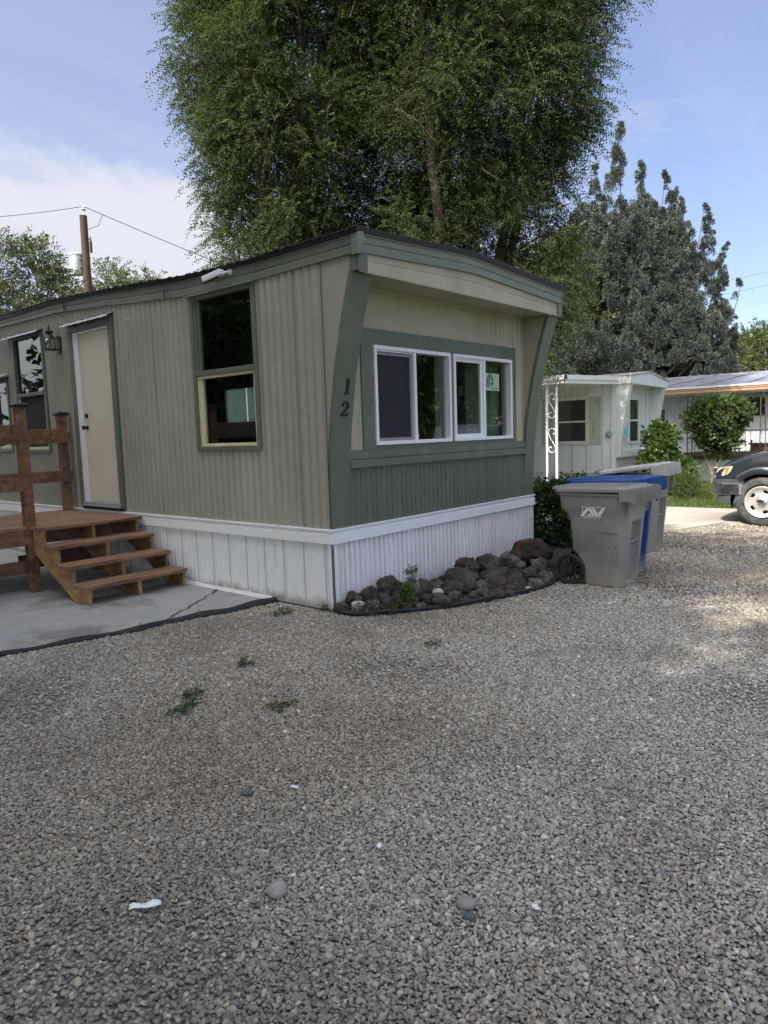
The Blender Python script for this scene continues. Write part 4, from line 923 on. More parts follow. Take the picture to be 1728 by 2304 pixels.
        text_mesh('lettering','ALLIED WASTE SERVICES',.0165,m_logo,None,lambda c:(-.3035-c.z-(.683+c.y-.75)*.068,.165-c.x*.98,.683+c.y)).parent=lg
    return t_
GB='wheeled bins in a row beside the gravel drive'
make_bin('wheeled_bin','grey wheeled bin nearest the rocks with white AW logo on its side',m_bing,m_bing,(2.44,-1.545,-.006),.0,.02,True,group=GB)
make_bin('wheeled_bin','blue-lidded wheeled bin standing between two grey bins',m_binb,m_binb,(3.0,-1.42,-.006),.04,.035,group=GB).scale=(1,1,1.035)
make_bin('wheeled_bin','light grey lidded bin farthest back in the row, sunlit lid tilted open',m_bing,m_binl,(4.50,-1.09,-.006),.05,.12,group=GB).scale=(1.03,1,1.035)

# ================================================================== NEIGHBOUR: pale mobile home with awning
m_nwhite=M('pale_aqua_siding',(.66,.69,.69),.5,.04,1.5,c2=(.54,.57,.55),c2s=2.2,c2sc=(2,2,.35),c2t=.56,c2w=.25)
m_naqua=M('aqua_trim',(.63,.675,.65),.5,.06,2,c2=(.48,.52,.46),c2s=3,c2sc=(3,3,.4),c2t=.6,c2w=.2)
m_nshut=M('sage_shutter',(.40,.47,.37),.55,.08,3,c2=(.28,.33,.19),c2s=4,c2sc=(3,3,.4),c2t=.6,c2w=.12)
m_ncream=M('neighbour_cream_frame',(.62,.60,.52),.5,.04,3)
m_nawn=M('painted_awning_metal',(.74,.75,.73),.4,.05,3,c2=(.5,.5,.47),c2s=6,c2t=.64,c2w=.2)
m_nroof=M('weathered_roof',(.45,.44,.42),.6,.15,4,c2=(.26,.22,.18),c2s=3,c2t=.55,c2w=.2)
m_groove=M('panel_joint',(.16,.18,.17),.8,.1,5)
m_curtain=M('grey_curtain',(.10,.105,.10),.8,.35,14,sc=(1,6,.2))
nb=thing('mobile_home','pale aqua white mobile home with metal awning and scroll post behind the bins','mobile home',(11,1.9,0))
NX=11.0; NF=1.909; XE=13.28
q=MB(); q.box(NX,NF,.52,XE,13,2.52); q.mat(1)
for y in (2.02,2.22,2.6,2.95,3.3,3.62,3.95,4.3,4.65,5.0,5.5): q.box(NX-.004,y,.53,NX+.01,y+.009,2.5)
for x in (11.35,11.62,11.9,12.5,12.8,13.05): q.box(x,NF-.004,.9,x+.008,NF+.01,2.45)
build('siding',q,[m_nwhite,m_groove],nb)
q=MB(); q.box(NX+.03,NF+.02,0,XE-.03,12.9,.52); q.box(NX-.01,NF-.02,.515,NX+.02,13,.545); build('skirting',q,M('neighbour_skirting',(.66,.66,.61),.6,.05,2,c2=(.45,.42,.34),c2s=3,c2sc=(3,3,.4),c2t=.6),nb)
# flared front fins
for x0,mt in ((NX,m_naqua),(XE-.17,m_naqua)):
    q=MB(); q.prism([(1.81,.872),(1.79,1.2),(1.66,2.1),(1.59,2.50),(1.59,2.52),(NF+.01,2.52),(NF+.01,.872)],0,x0-.006,x0+.17); build('corner_fin',q,mt,nb,bevel=.006)
q=MB(); q.box(NX+.17,1.80,.872,XE-.17,NF,1.02); q.box(NX+.17,1.82,1.02,XE-.17,NF+.0,1.035); build('front_ledge',q,m_nwhite,nb,bevel=.004)
# roof and fascia
q=MB(); q.prism([(NX-.04,2.49),(NX-.04,2.66),(12.1,2.77),(XE+.04,2.60),(XE+.04,2.44)],1,1.56,1.60); build('fascia',q,m_naqua,nb,bevel=.006)
q=MB(); q.box(NX-.045,1.60,2.49,NX+.0,13,2.66); build('fascia',q,m_nawn,nb,bevel=.006)
q=MB(); q.prism([(NX-.06,2.655),(NX-.06,2.69),(12.1,2.80),(XE+.07,2.64),(XE+.07,2.60),(12.1,2.765)],1,1.54,13); build('roof',q,m_nroof,nb,bevel=.004)
q=MB(); q.box(NX+.0,1.60,2.47,XE,NF,2.49); build('soffit',q,m_nwhite,nb)
def nwin(par,name,u0,u1,z0,z1,fm,pm,kind,plane,w=.06,mid=None):
    B=(lambda q,a,b,c,d_,e,f_:q.box(plane-f_,a,c,plane-e,b,d_)) if kind=='L' else (lambda q,a,b,c,d_,e,f_:q.box(a,plane-f_,c,b,plane-e,d_))
    q=MB(); ring(q,lambda q,a,b,c,d_,e,f_,mi=None:B(q,a,b,c,d_,e,f_),u0,u1,z0,z1,w,-.005,.035)
    if mid: B(q,u0+w,u1-w,mid-.02,mid+.02,0,.028)
    o=build(name,q,fm,par,bevel=.005); q=MB(); B(q,u0+w,u1-w,z0+w,z1-w,.008,.014); build('pane',q,pm,o); 
    q=MB(); B(q,u0+w,u1-w,z0+w,z1-w,.001,.004); build('curtain',q,m_curtain,o); return o
m_npane=glass('neighbour_pane',(.8,.85,.82),.14)
nwin(nb,'window',2.52,3.42,1.167,2.282,m_ncream,m_npane,'L',NX,.09,1.70)
q=MB(); q.box(NX-.02,2.25,1.173,NX,2.515,2.242); build('shutter',q,m_nshut,nb,bevel=.004)
q=MB(); q.box(NX-.02,3.425,1.173,NX,3.70,2.242); build('shutter',q,m_nshut,nb,bevel=.004)
nwin(nb,'window',11.70,12.33,1.165,2.21,m_nwhite,m_npane,'E',NF,.05,1.69)
q=MB(); q.lathe([(.075,0),(.08,.03),(.06,.045),(.02,.05)],0,(0,0,0),20); q.v=[(NX-x,y+2.05,z+1.395) for x,y,z in q.v]; build('electric_meter',q,M('meter_grey',(.3,.3,.3),.4),nb,smooth=True)
q=MB(); q.tube([(11.14,1.78,1.30),(11.14,1.70,1.30),(11.14,1.68,1.22)],.018,8); q.tube([(11.06,1.72,1.31),(11.22,1.72,1.33)],.012,6); tp=build('garden_tap',q,m_alum,nb)
q=MB(); q.box(11.10,1.70,1.38,11.17,1.75,1.56); build('tap_cover',q,M('light_blue_paint',(.10,.42,.62),.5),tp,bevel=.01)
q=MB(); q.box(NX-.06,3.28,2.20,NX-.01,3.36,2.46); build('rusty_bracket',q,M('rusty_metal',(.28,.13,.05),.8,.4,20,c2=(.5,.47,.4),c2s=14,c2t=.55),nb)
q=MB(); q.tube([(NX-.03,4.10,1.95),(NX-.05,4.10,1.78),(NX-.03,4.09,1.70)],.02,6); q.box(NX-.05,4.06,1.74,NX-.01,4.13,1.80); build('hanging_hook',q,m_knob,nb)
# awning roof over the side yard
q=MB(); AX=8.42
for z0,z1,e in ((2.425,2.49,.0),(2.495,2.59,.03)):
    q.box(AX-e,1.86-e,z0,AX+.03,9,z1); 
q.prism([(AX,2.425),(AX,2.49),(NX,2.56),(NX,2.49)],1,1.855,1.89); q.prism([(AX-.03,2.495),(AX-.03,2.59),(NX,2.66),(NX,2.565)],1,1.83,1.87)
aw=build('awning',q,m_nawn,nb,bevel=.004)
q=MB(); q.prism([(AX,2.56),(NX,2.63),(NX,2.645),(AX,2.575)],1,1.87,9); build('awning_sheet',q,m_nawn,aw)
for y in (2.09,2.30):
    q=MB(); q.box(AX+.08,y-.02,.0,AX+.12,y+.02,2.43); build('awning_post',q,m_white,aw,bevel=.003)
SC=[(.60,.80),(.72,.75),(.86,.79),(.92,.87),(.80,.96),(.5,1.0),(.20,.95),(.06,.85),(.12,.74),(.35,.56),(.65,.40),(.90,.24),(.95,.14),(.78,.04),(.5,0),(.22,.04),(.08,.12),(.14,.21),(.30,.24),(.42,.19)]
def catmull(P,k=5):
    out=[]; n=len(P)
    for i in range(n-1):
        p0,p1,p2,p3=[np.array(P[j]) for j in (max(i-1,0),i,i+1,min(i+2,n-1))]
        for j in range(k):
            t_=j/k; out.append(.5*((2*p1)+(-p0+p2)*t_+(2*p0-5*p1+4*p2-p3)*t_*t_+(-p0+3*p1-3*p2+p3)*t_**3))
    return out+[np.array(P[-1])]
for z0 in (1.77,1.09):
    q=MB(); q.tube([(AX+.10,2.280-.170*u,z0+.48*v) for u,v in catmull(SC)],.0085,6); build('scroll',q,m_white,aw,smooth='all')

# ================================================================== FAR HOUSE
m_fgrey=M('pale_grey_siding',(.76,.77,.79),.6,.03,2)
m_fwhite=M('far_white',(.82,.83,.83),.6,.03,2)
m_tan=M('tan_fascia',(.55,.34,.20),.5,.05,3)
m_froof=M('galvanised_roof',(.34,.36,.40),.38,.1,2,metal=.4,c2=(.42,.44,.48),c2s=2,c2t=.5)
m_iron=M('brown_iron',(.10,.075,.07),.6,.2,8)
m_deck2=M('grey_deck',(.16,.12,.10),.7,.2,6)
fh=thing('mobile_home','white mobile home with tan fascia, metal roof and railed porch across the lawn','mobile home',(16.6,0,0))
WX=16.45
q=MB(); q.box(WX,-7,1.20,WX+4,6.5,2.6); build('siding',q,m_fgrey,fh)
q=MB(); q.box(WX-.01,-7,.75,WX+.1,6.5,1.20); q.box(WX-.025,-7,1.19,WX+.0,6.5,1.22); build('siding',q,m_fwhite,fh)
q=MB()
for i in range(0,56): q.box(15.66,-5+i*.12,0.02,15.665,-5+i*.12+.05,.60)
q.box(15.665,-5,0,15.70,1.85,.60); q.box(16.36,1.85,0,16.43,6.5,.75); build('skirting',q,m_fwhite,fh)
q=MB(); q.box(15.62,-5,.60,WX,1.9,.68); q.box(15.60,-5,.68,15.64,1.9,.80); build('porch_deck',q,m_deck2,fh,bevel=.01)
q=MB(); q.prism([(15.45,2.49),(15.45,2.535),(20.2,3.12),(24.5,2.62),(24.5,2.57),(20.2,3.05)],1,-7.3,6.8)
for y in np.arange(-7,6.8,.92): q.bar((15.5,y,2.545),(20.2,y,3.13),.03,.03)
q.mat(1)
for y in np.arange(-6.5,6.8,1.15): q.bar((15.5,y,2.548),(19.6,y-.55,3.055),.035,.02)
build('roof',q,[m_froof,M('rusty_seam',(.30,.17,.12),.7,.2,8)],fh)
q=MB(); q.box(15.44,-7.3,2.345,15.48,6.8,2.49); q.box(15.42,-7.3,2.37,15.45,6.8,2.42); q.box(15.42,-7.3,2.44,15.45,6.8,2.475); build('fascia',q,m_tan,fh,bevel=.004)
q=MB(); q.box(15.40,-7.3,2.49,15.47,6.8,2.53); build('gutter',q,m_fwhite,fh,bevel=.004)
q=MB(); q.box(15.5,-7,2.33,WX,6.5,2.36); build('porch_ceiling',q,m_fwhite,fh)
nwin(fh,'window',2.63,3.6,1.20,2.05,m_fwhite,m_npane,'L',WX,.05,None)
nwin(fh,'window',.05,.55,1.68,2.27,m_fwhite,m_npane,'L',WX,.04,None)
q=MB(); q.box(WX-.02,2.28,1.30,WX,2.60,2.12)
for i in range(14): q.box(WX-.03,2.31,1.33+i*.056,WX-.018,2.57,1.33+i*.056+.03)
build('shutter',q,m_fwhite,fh)
q=MB(); q.box(WX-.05,-.1,.70,WX+.02,.0,2.3); q.box(WX-.05,.60,.70,WX+.02,.70,2.3); q.box(WX-.045,0,.70,WX,.60,1.66); build('door',q,m_fwhite,fh,bevel=.005)
def scrollpost(y):
    q=MB()
    for dy in (-.06,.06): q.tube([(15.58,y+dy,.0),(15.58,y+dy,2.33)],.013,6)
    for i in range(9):
        z=.35+.22*i; s=1 if i%2 else -1
        q.tube([(15.58,y+s*.05*math.cos(a*.7),z+.1*a/PI) for a in np.linspace(0,PI*1.4,8)],.005,4)
    for s in (-1,1):
        for j in range(3):
            q.tube([(15.58,y+s*(.12+.09*j)+.05*math.cos(a),2.26-.045*j+.05*math.sin(a)) for a in np.linspace(0,5.5,12)],.006,4)
    build('porch_post',q,m_iron,fh)
for y in (1.73,-.05,-2.2): scrollpost(y)
q=MB()
q.tube([(15.66,1.62,1.36),(15.66,-5,1.36)],.014,6); q.tube([(15.66,1.62,.80),(15.66,-5,.80)],.012,6)
for i in range(52): q.tube([(15.66,1.62-.125*i,.78),(15.66,1.62-.125*i,1.36)],.007,5)
build('railing',q,m_iron,fh)
q=MB(); q.box(15.9,-.35,.68,16.1,.3,.98); q.box(15.85,-.4,.98,16.15,.35,1.02)
for y in (-.32,.27):
    q.box(15.86,y-.02,.68,15.90,y+.02,1.1)
build('porch_bench',q,m_deck2,fh)

# ================================================================== PICKUP TRUCK (nose to +y, its left flank towards the drive)
m_paint=M('dark_paint',(.022,.027,.034),.22,.1,3,spec=.5,coat=.8)
m_chrome=M('chrome',(.75,.76,.78),.22,.05,5,metal=1)
m_plastic=M('grey_bumper_plastic',(.07,.075,.08),.5,.1,6)
m_tyre=M('dusty_tyre',(.07,.068,.064),.9,.25,12,b=.5,bs=60,c2=(.12,.11,.10),c2s=6,c2t=.55)
m_alloy=M('alloy_wheel',(.58,.56,.52),.35,.06,6,metal=.35)
m_tglass=glass('truck_glass',(.25,.27,.27),.15,wob=0)
tk=thing('pickup_truck','dark pickup truck with chrome bumper and amber indicator parked by the driveway','truck',(8.22,-3.2,0))
TX=8.24; HW=.89; WY=-1.853; WR=.40
def side_profile():
    p=[(-1.50,.45),(-1.50,.70),(-1.21,.705),(-1.19,.78),(-1.26,.88),(-1.36,.935),(-1.60,1.03),(-1.95,1.115),(-2.45,1.16),(-2.75,1.18),(-2.80,1.19),(-4.35,1.19),(-4.42,1.17),(-6.25,1.17),(-6.30,1.15),(-6.30,.55)]
    def arch(cy,r,z0):
        return [(cy+r*math.cos(a),.36+r*math.sin(a)) for a in np.linspace(PI+.28,-.28,15)]
    low=[(-6.1,.48)]+arch(-5.05,.44,0)+[(-4.4,.40),(-2.5,.40)]+arch(WY,.44,0)
    return p+low
prof=side_profile()
XS=[-1,-.985,-.95,-.86,-.6,-.2,.2,.6,.86,.95,.985,1]
rings=[]
for xs in XS:
    r=[]
    for y,z in prof:
        k=abs(xs); yy_=y; z2_=z; w_=HW
        if y>-1.7: yy_=y+.13*(1-k**2.2)*min(1,(y+1.7)/.5)
        if z>.9 and y>-2.9: z2_=z+ .03*(1-k*k); 
        edge_=max(0,(k-.86)/.14)
        z2_-= .035*edge_**2 if z>.85 else 0
        if z<.6: z2_+=.03*edge_**2
        if z>.95: w_=HW*(1-.035*edge_)
        r.append((TX+xs*w_,yy_,z2_))
    rings.append(r)
q=MB(); q.loft(rings); build('body',q,m_paint,tk,smooth=True)
# flared wheel lips
for cy in (WY,-5.05):
    for s in (-1,1):
        q=MB(); vs=[];fs=[]
        for a in np.linspace(PI+.25,(.80 if cy==WY else -.25),22):
            c,sn=math.cos(a),math.sin(a)
            for r_,o_ in ((.425,0),(.432,.035),(.47,.045),(.53,.008)): vs.append((TX+s*(HW-.012+o_),cy+r_*c,.36+r_*sn))
        for i in range(21):
            for j in range(3): fs.append((i*4+j,i*4+j+1,i*4+j+5,i*4+j+4))
        q.add(vs,fs); build('wheel_flare',q,m_paint,tk,smooth='all')
        q=MB(); q.lathe([(.42,-.03),(.42,.03)],0,(TX+s*(HW-.30),cy,.36),24); build('wheel_well',q,m_rub,tk)
# cab
q=MB(); cabp=[(-2.72,1.17),(-3.20,1.66),(-3.32,1.70),(-4.15,1.71),(-4.28,1.66),(-4.36,1.17)]
q.loft([[(TX+s*HW*k2(y,z),y,z) for y,z in cabp] for s in (-1,-.96,.96,1) for k2 in [lambda y,z:(.98 if z<1.3 else .82)]]); build('cab',q,m_paint,tk,smooth=True,bevel=.02)
for s in (-1,1):
    q=MB(); q.add([(TX+s*(HW*.955+.003),-2.98,1.24),(TX+s*(HW*.955+.003),-4.15,1.24),(TX+s*(HW*.845+.004),-4.10,1.62),(TX+s*(HW*.845+.004),-3.27,1.62)],[(0,1,2,3)]); o=build('side_window',q,m_tglass,tk)
q=MB(); q.add([(TX-.74,-2.765,1.235),(TX+.74,-2.765,1.235),(TX+.66,-3.16,1.64),(TX-.66,-3.16,1.64)],[(0,1,2,3)]); q.v=[(x,y+.012,z+.012) for x,y,z in q.v]; build('windscreen',q,m_tglass,tk)
# bed rails
q=MB(); q.box(TX-HW+.03,-6.25,1.165,TX-HW+.12,-4.45,1.20); q.box(TX+HW-.12,-6.25,1.165,TX+HW-.03,-4.45,1.20); q.box(TX-HW+.1,-6.1,.7,TX+HW-.1,-4.6,.72); build('bed_rail',q,m_plastic,tk,bevel=.01)
# bumper: rubber top, chrome band, valance
def bump(z0,z1,y0,dep,x_in,name,mt,bv=.01):
    q=MB(); rr=[]
    ks=[-1.0,-1.0,-.97,-.88,-.6,-.2,.2,.6,.88,.97,1.0,1.0]; ys_=[y0-.42,y0-.16,y0-.06,y0-.0,y0+.06,y0+.085,y0+.085,y0+.06,y0,y0-.06,y0-.16,y0-.42]
    for k_,yy_ in zip(ks,ys_):
        x=TX+k_*(HW+x_in); sx=-1 if k_<0 else 1
        rr.append([(x,yy_,z0),(x,yy_,z1),(x-sx*.04 if abs(k_)==1 else x,yy_-.05,z1),(x-sx*.04 if abs(k_)==1 else x,yy_-.05,z0)])
    q.loft(rr); return build(name,q,mt,tk,bevel=bv)
bump(.635,.70,-1.135,.1,.012,'bumper_top',m_plastic,.015); bump(.465,.632,-1.12,.1,.02,'bumper',m_chrome,.022); bump(.33,.463,-1.19,.1,.0,'valance',m_plastic,.012)
# grille and lamps
q=MB(); q.box(TX-.45,-1.10,.72,TX+.45,-1.04,.86); build('grille',q,m_chrome,tk,bevel=.01)
m_lens=M('headlight_lens',(.50,.50,.44),.15,.05,5,spec=.6,coat=.5); m_amber=M('amber_lens',(.70,.22,.02),.2,.05,10,coat=.5)
for s in (-1,1):
    X=lambda e:TX+s*(HW+e)
    outl=[(-1.185,.745),(-1.20,.80),(-1.23,.86),(-1.27,.885),(-1.44,.905),(-1.455,.885),(-1.43,.83),(-1.39,.78),(-1.32,.75)]
    def wrapx(y): return .012-.30*max(0,(y+1.34))**1.0*1.2
    q=MB(); n=len(outl); q.add([(X(.010+wrapx(y)*.9-.012+.008),y+.012,z) for y,z in outl]+[(X(-.10),y,z) for y,z in outl],[list(range(n)),list(range(2*n-1,n-1,-1))]+[(i,(i+1)%n,n+(i+1)%n,n+i) for i in range(n)]); hl=build('headlight',q,m_lens,tk,bevel=.006)
    am=[(-1.33,.765),(-1.33,.86),(-1.345,.885),(-1.43,.893),(-1.435,.87),(-1.41,.82),(-1.38,.785)]; n=len(am)
    q=MB(); q.add([(X(.013),y,z) for y,z in am]+[(X(-.02),y,z) for y,z in am],[list(range(n)),list(range(2*n-1,n-1,-1))]+[(i,(i+1)%n,n+(i+1)%n,n+i) for i in range(n)]); build('indicator',q,m_amber,hl,bevel=.003)
    q=MB(); q.tube([(TX+s*HW*.98,-2.95,1.22),(TX+s*(HW+.12),-2.93,1.26)],.02,6); q.box(TX+s*(HW+.10),-2.97,1.2,TX+s*(HW+.26),-2.87,1.38); build('mirror',q,m_plastic,tk,bevel=.02)
    q=MB(); q.box(TX+s*(HW+.004),-2.85,.56,TX+s*(HW-.01),-2.845,1.15); q.box(TX+s*(HW+.004),-4.16,.56,TX+s*(HW-.01),-4.155,1.15); q.box(TX+s*(HW+.03),-4.05,1.0,TX+s*(HW-.01),-3.9,1.03); build('door_seam',q,m_rub,tk)
def wheel(x,y,s):
    # s: outward x sign
    q=MB(); R=.372; q.lathe([(.24,.0),(.245,-.09),(.27,-.118),(.335,-.122),(R-.02,-.11),(R,-.085),(R,.085),(R-.02,.11),(.335,.122),(.27,.118),(.245,.09),(.24,-.05)],0,(x,y,R-.012),48,cap=False); w_=build('wheel',q,m_tyre,tk,smooth=True)
    q=MB()
    for i in range(40):
        a=2*PI*i/40; q.bar((x-.09,y+(R-.002)*math.cos(a),R-.012+(R-.002)*math.sin(a)),(x+.09,y+(R-.002)*math.cos(a+.05),R-.012+(R-.002)*math.sin(a+.05)),.022,.014)
    build('tread',q,m_tyre,w_)
    # alloy: dished disc with five slots
    n=60; rad=[.055,.12,.135,.188,.205,.246]; q=MB(); vs=[];fs=[]
    off_=[.085,.075,.07,.075,.085,.112]
    for r_,o_ in zip(rad,off_):
        for j in range(n): a=2*PI*j/n; vs.append((x+s*o_,y+r_*math.cos(a),R-.012+r_*math.sin(a)))
    for i in range(len(rad)-1):
        for j in range(n):
            if i==2 and (j%12) in (4,5,6,7): continue
            fs.append((i*n+j,i*n+(j+1)%n,(i+1)*n+(j+1)%n,(i+1)*n+j))
    q.add(vs,fs); o=build('rim',q,m_alloy,w_,smooth='all'); sd_=o.modifiers.new('t','SOLIDIFY'); sd_.thickness=.02; sb=o.modifiers.new('b','BEVEL'); sb.width=.008; sb.segments=2; sb.limit_method='ANGLE'
    q=MB(); q.lathe([(.0,.03),(.235,.03),(.235,.05)] if s>0 else [(.0,-.03),(.235,-.03),(.235,-.05)],0,(x,y,R-.012),32); build('brake_drum',q,m_rub,w_)
    q=MB(); q.lathe([(.085,s*.08),(.085,s*.10),(.075,s*.115),(.045,s*.128),(.02,s*.132)],0,(x,y,R-.012),28); build('hub_cap',q,m_chrome,w_,smooth=True)
for yy_ in (WY,-5.05):
    wheel(TX-HW+.12,yy_,-1); wheel(TX+HW-.12,yy_,1)

# ================================================================== TREES AND SHRUBS
m_elm=leafmat('elm_leaf',(.023,.036,.017),(.105,.135,.062),.36,.6,.12)
m_elmf=leafmat('shade_tree_leaf',(.025,.05,.014),(.09,.13,.03),.3,.5)
m_jun=leafmat('juniper_spray',(.038,.053,.042),(.155,.18,.145),.12,.6)
m_loc=leafmat('locust_leaf',(.032,.05,.022),(.11,.135,.06),.4,.5)
m_lil=leafmat('lilac_leaf',(.035,.075,.022),(.135,.20,.06),.35,.4)
m_top=leafmat('shrub_leaf',(.035,.065,.026),(.12,.175,.06),.3,.4)
m_rose=leafmat('rose_leaf',(.018,.045,.014),(.07,.12,.035),.3,.4)
m_bg=leafmat('distant_leaf',(.05,.07,.025),(.16,.18,.075),.3,.6)
m_bark=M('elm_bark',(.085,.070,.055),.95,.3,6,sc=(2,2,.6),b=.8,bs=20,bd=.03)
m_twig=M('pale_twig',(.22,.18,.13),.8,.25,6)
m_jbark=M('juniper_bark',(.10,.068,.05),.95,.3,6,b=.6,bs=20)

def unit(rng,n):
    a=rng.normal(size=(n,3)); return nrm(a)
def sprays(rng,O,D,L,K,ll,lw,droop,tone,flat=.0,jit=.25):
    """twigs O + D*L*t bending down, K leaves each -> quads"""
    N=len(O); t_=(np.arange(K)+.6)/K; t_=np.broadcast_to(t_,(N,K))+rng.uniform(-.3,.3,(N,K))/K
    L=np.broadcast_to(np.asarray(L).reshape(-1,1),(N,1))
    P=O[:,None,:]+D[:,None,:]*(L*t_)[...,None]; P=P.copy(); P[...,2]-=droop*L*t_**2
    T=np.broadcast_to(D[:,None,:],(N,K,3)).copy(); T[...,2]-=2*droop*t_; T=nrm(T)
    rv=unit(rng,N)[:,None,:]; S=nrm(np.cross(T,np.broadcast_to(rv,T.shape))); sg=np.where(np.arange(K)%2==0,1,-1)[None,:,None]
    A=nrm(T*.55+S*sg*.8+rng.normal(size=T.shape)*jit); B=nrm(np.cross(A,rng.normal(size=T.shape)*.6+np.cross(T,S)*1.0))
    P=P.reshape(-1,3);A=A.reshape(-1,3);B=B.reshape(-1,3); n=len(P)
    ln=ll*rng.uniform(.6,1.25,n); wd_=lw*rng.uniform(.7,1.25,n)
    tn=np.clip(np.repeat(np.asarray(tone)*np.ones(N),K)+rng.normal(0,.08,n),0,1)
    return leaf_quads(P,A,B,ln,wd_),tn
def limb(mb,a,b,ra,rb,rng,n=6,wob=.12,sag=0,sides=7):
    a=np.array(a,float);b=np.array(b,float); L=np.linalg.norm(b-a); pts=[];rs=[]
    o1=rng.normal(size=3)*wob*L; 
    for i in range(n+1):
        s=i/n; p=a+(b-a)*s+o1*math.sin(PI*s)*.5; p[2]+=sag*math.sin(PI*s)*L; pts.append(p); rs.append(ra+(rb-ra)*s)
    mb.tube(pts,rs,sides,cap=False); return pts
def inside(p,ells):
    v=np.full(len(p),9.0)
    for c,r in ells: v=np.minimum(v,(((p-np.array(c))/np.array(r))**2).sum(1))
    return v
def broadleaf(name,label,cat,base,ells,seed,leaf,ncl,nsp,K=14,ll=.075,lw=.032,L=.55,droop=.45,clr=.6,trunk_r=.25,fork=2.5,group=None,bark=None,twigs=120,up=.15,shell=.55,tvar=.22,tlight=0,strand=False):
    rng=np.random.default_rng(seed)
    t_=thing(name,label,cat,base,group)
    # clump centres, mostly near the skin of the crown
    C_=[]
    vol=np.array([r[0]*r[1]*r[2] for c,r in ells]); vol=vol/vol.sum()
    while len(C_)<ncl:
        e=ells[rng.choice(len(ells),p=vol)]; d=unit(rng,1)[0]; rr=rng.uniform(shell**3,1)**(1/3)
        p=np.array(e[0])+d*rr*np.array(e[1])*.97
        v=inside(p[None],[x for x in ells if x is not e])[0] if len(ells)>1 else 9
        if v<.45: continue
        if strand and mnoise.noise(Vector(p)*.85+Vector((seed*3.1,0,0)))<-.24 and rng.uniform()<.85: continue
        C_.append(np.append(p,e[0]))
    C_=np.array(C_); cc=C_[:,:3]; ce=C_[:,3:]
    idx=rng.integers(0,ncl,nsp)
    cr=clr*rng.uniform(.6,1.35,ncl); d=unit(rng,nsp); d[:,2]=d[:,2]*.8+up*.5
    O=cc[idx]+d*(cr[idx]*rng.uniform(.2,1,nsp)**.6)[:,None]
    if strand:
        O[:,2]=cc[idx][:,2]+(O[:,2]-cc[idx][:,2])*2.0; cd_=nrm(nrm(cc-ce)+rng.normal(size=cc.shape)*.45)
    out_=nrm(O-ce[idx]) if not strand else cd_[idx]; D=nrm(out_*.55+d*.6+rng.normal(size=(nsp,3))*.35+np.array([0,0,up]))
    ct=np.clip(.45+rng.normal(0,tvar,ncl)+tlight+(np.array([.45*mnoise.noise(Vector(p)*.85+Vector((seed*3.1,0,0))) for p in cc]) if strand else 0),0,1)
    tone_=np.clip(ct[idx]+(rng.normal(0,.16,nsp) if strand else 0),0,1)
    V,tn=sprays(rng,O,D,L*rng.uniform(.6,1.3,nsp),K,ll,lw,droop,tone_)
    quads_mesh('crown',V,4,tn,leaf,t_,base)
    # trunk, limbs to clumps, bare twigs
    q=MB(); b=np.array(base,float); top=b+np.array([rng.uniform(-.2,.2),rng.uniform(-.2,.2),fork]); limb(q,b-np.array([0,0,.1]),top,trunk_r*1.25,trunk_r,rng,5,.03,sides=12)
    nl=min(11,max(4,ncl//25)); mains=[]
    order=rng.permutation(ncl)[:nl]
    for i in order:
        tgt=cc[i]*.4+ce[i]*.6; pts=limb(q,top,tgt,trunk_r*.45,trunk_r*.1,rng,7,.12,.06,8); mains+=pts[2:]
    mains=np.array(mains)
    for i in range(ncl):
        j=np.argmin(((mains-cc[i])**2).sum(1)+rng.uniform(0,.6,len(mains))); limb(q,mains[j],cc[i],trunk_r*(.06 if strand else .12),trunk_r*.02,rng,4,.12,.03,4 if strand else 5)
    q.mat(1)
    if twigs:
        for i in rng.integers(0,nsp,twigs):
            p=O[i]; dd=D[i]; l_=rng.uniform(.3,.9)
            q.tube([p-dd*l_*.6,p+np.array([0,0,.05*l_]),p+dd*l_*.5-np.array([0,0,.10*l_]),p+dd*l_-np.array([0,0,.45*l_])],[.009,.007,.005,.002],4,cap=False)
    build('trunk',q,[bark or m_bark,m_twig],t_,smooth='all',recalc=False)
    return t_

ax=np.array([math.sin(yaw),math.cos(yaw)]); sd2=np.array([math.cos(yaw),-math.sin(yaw)])
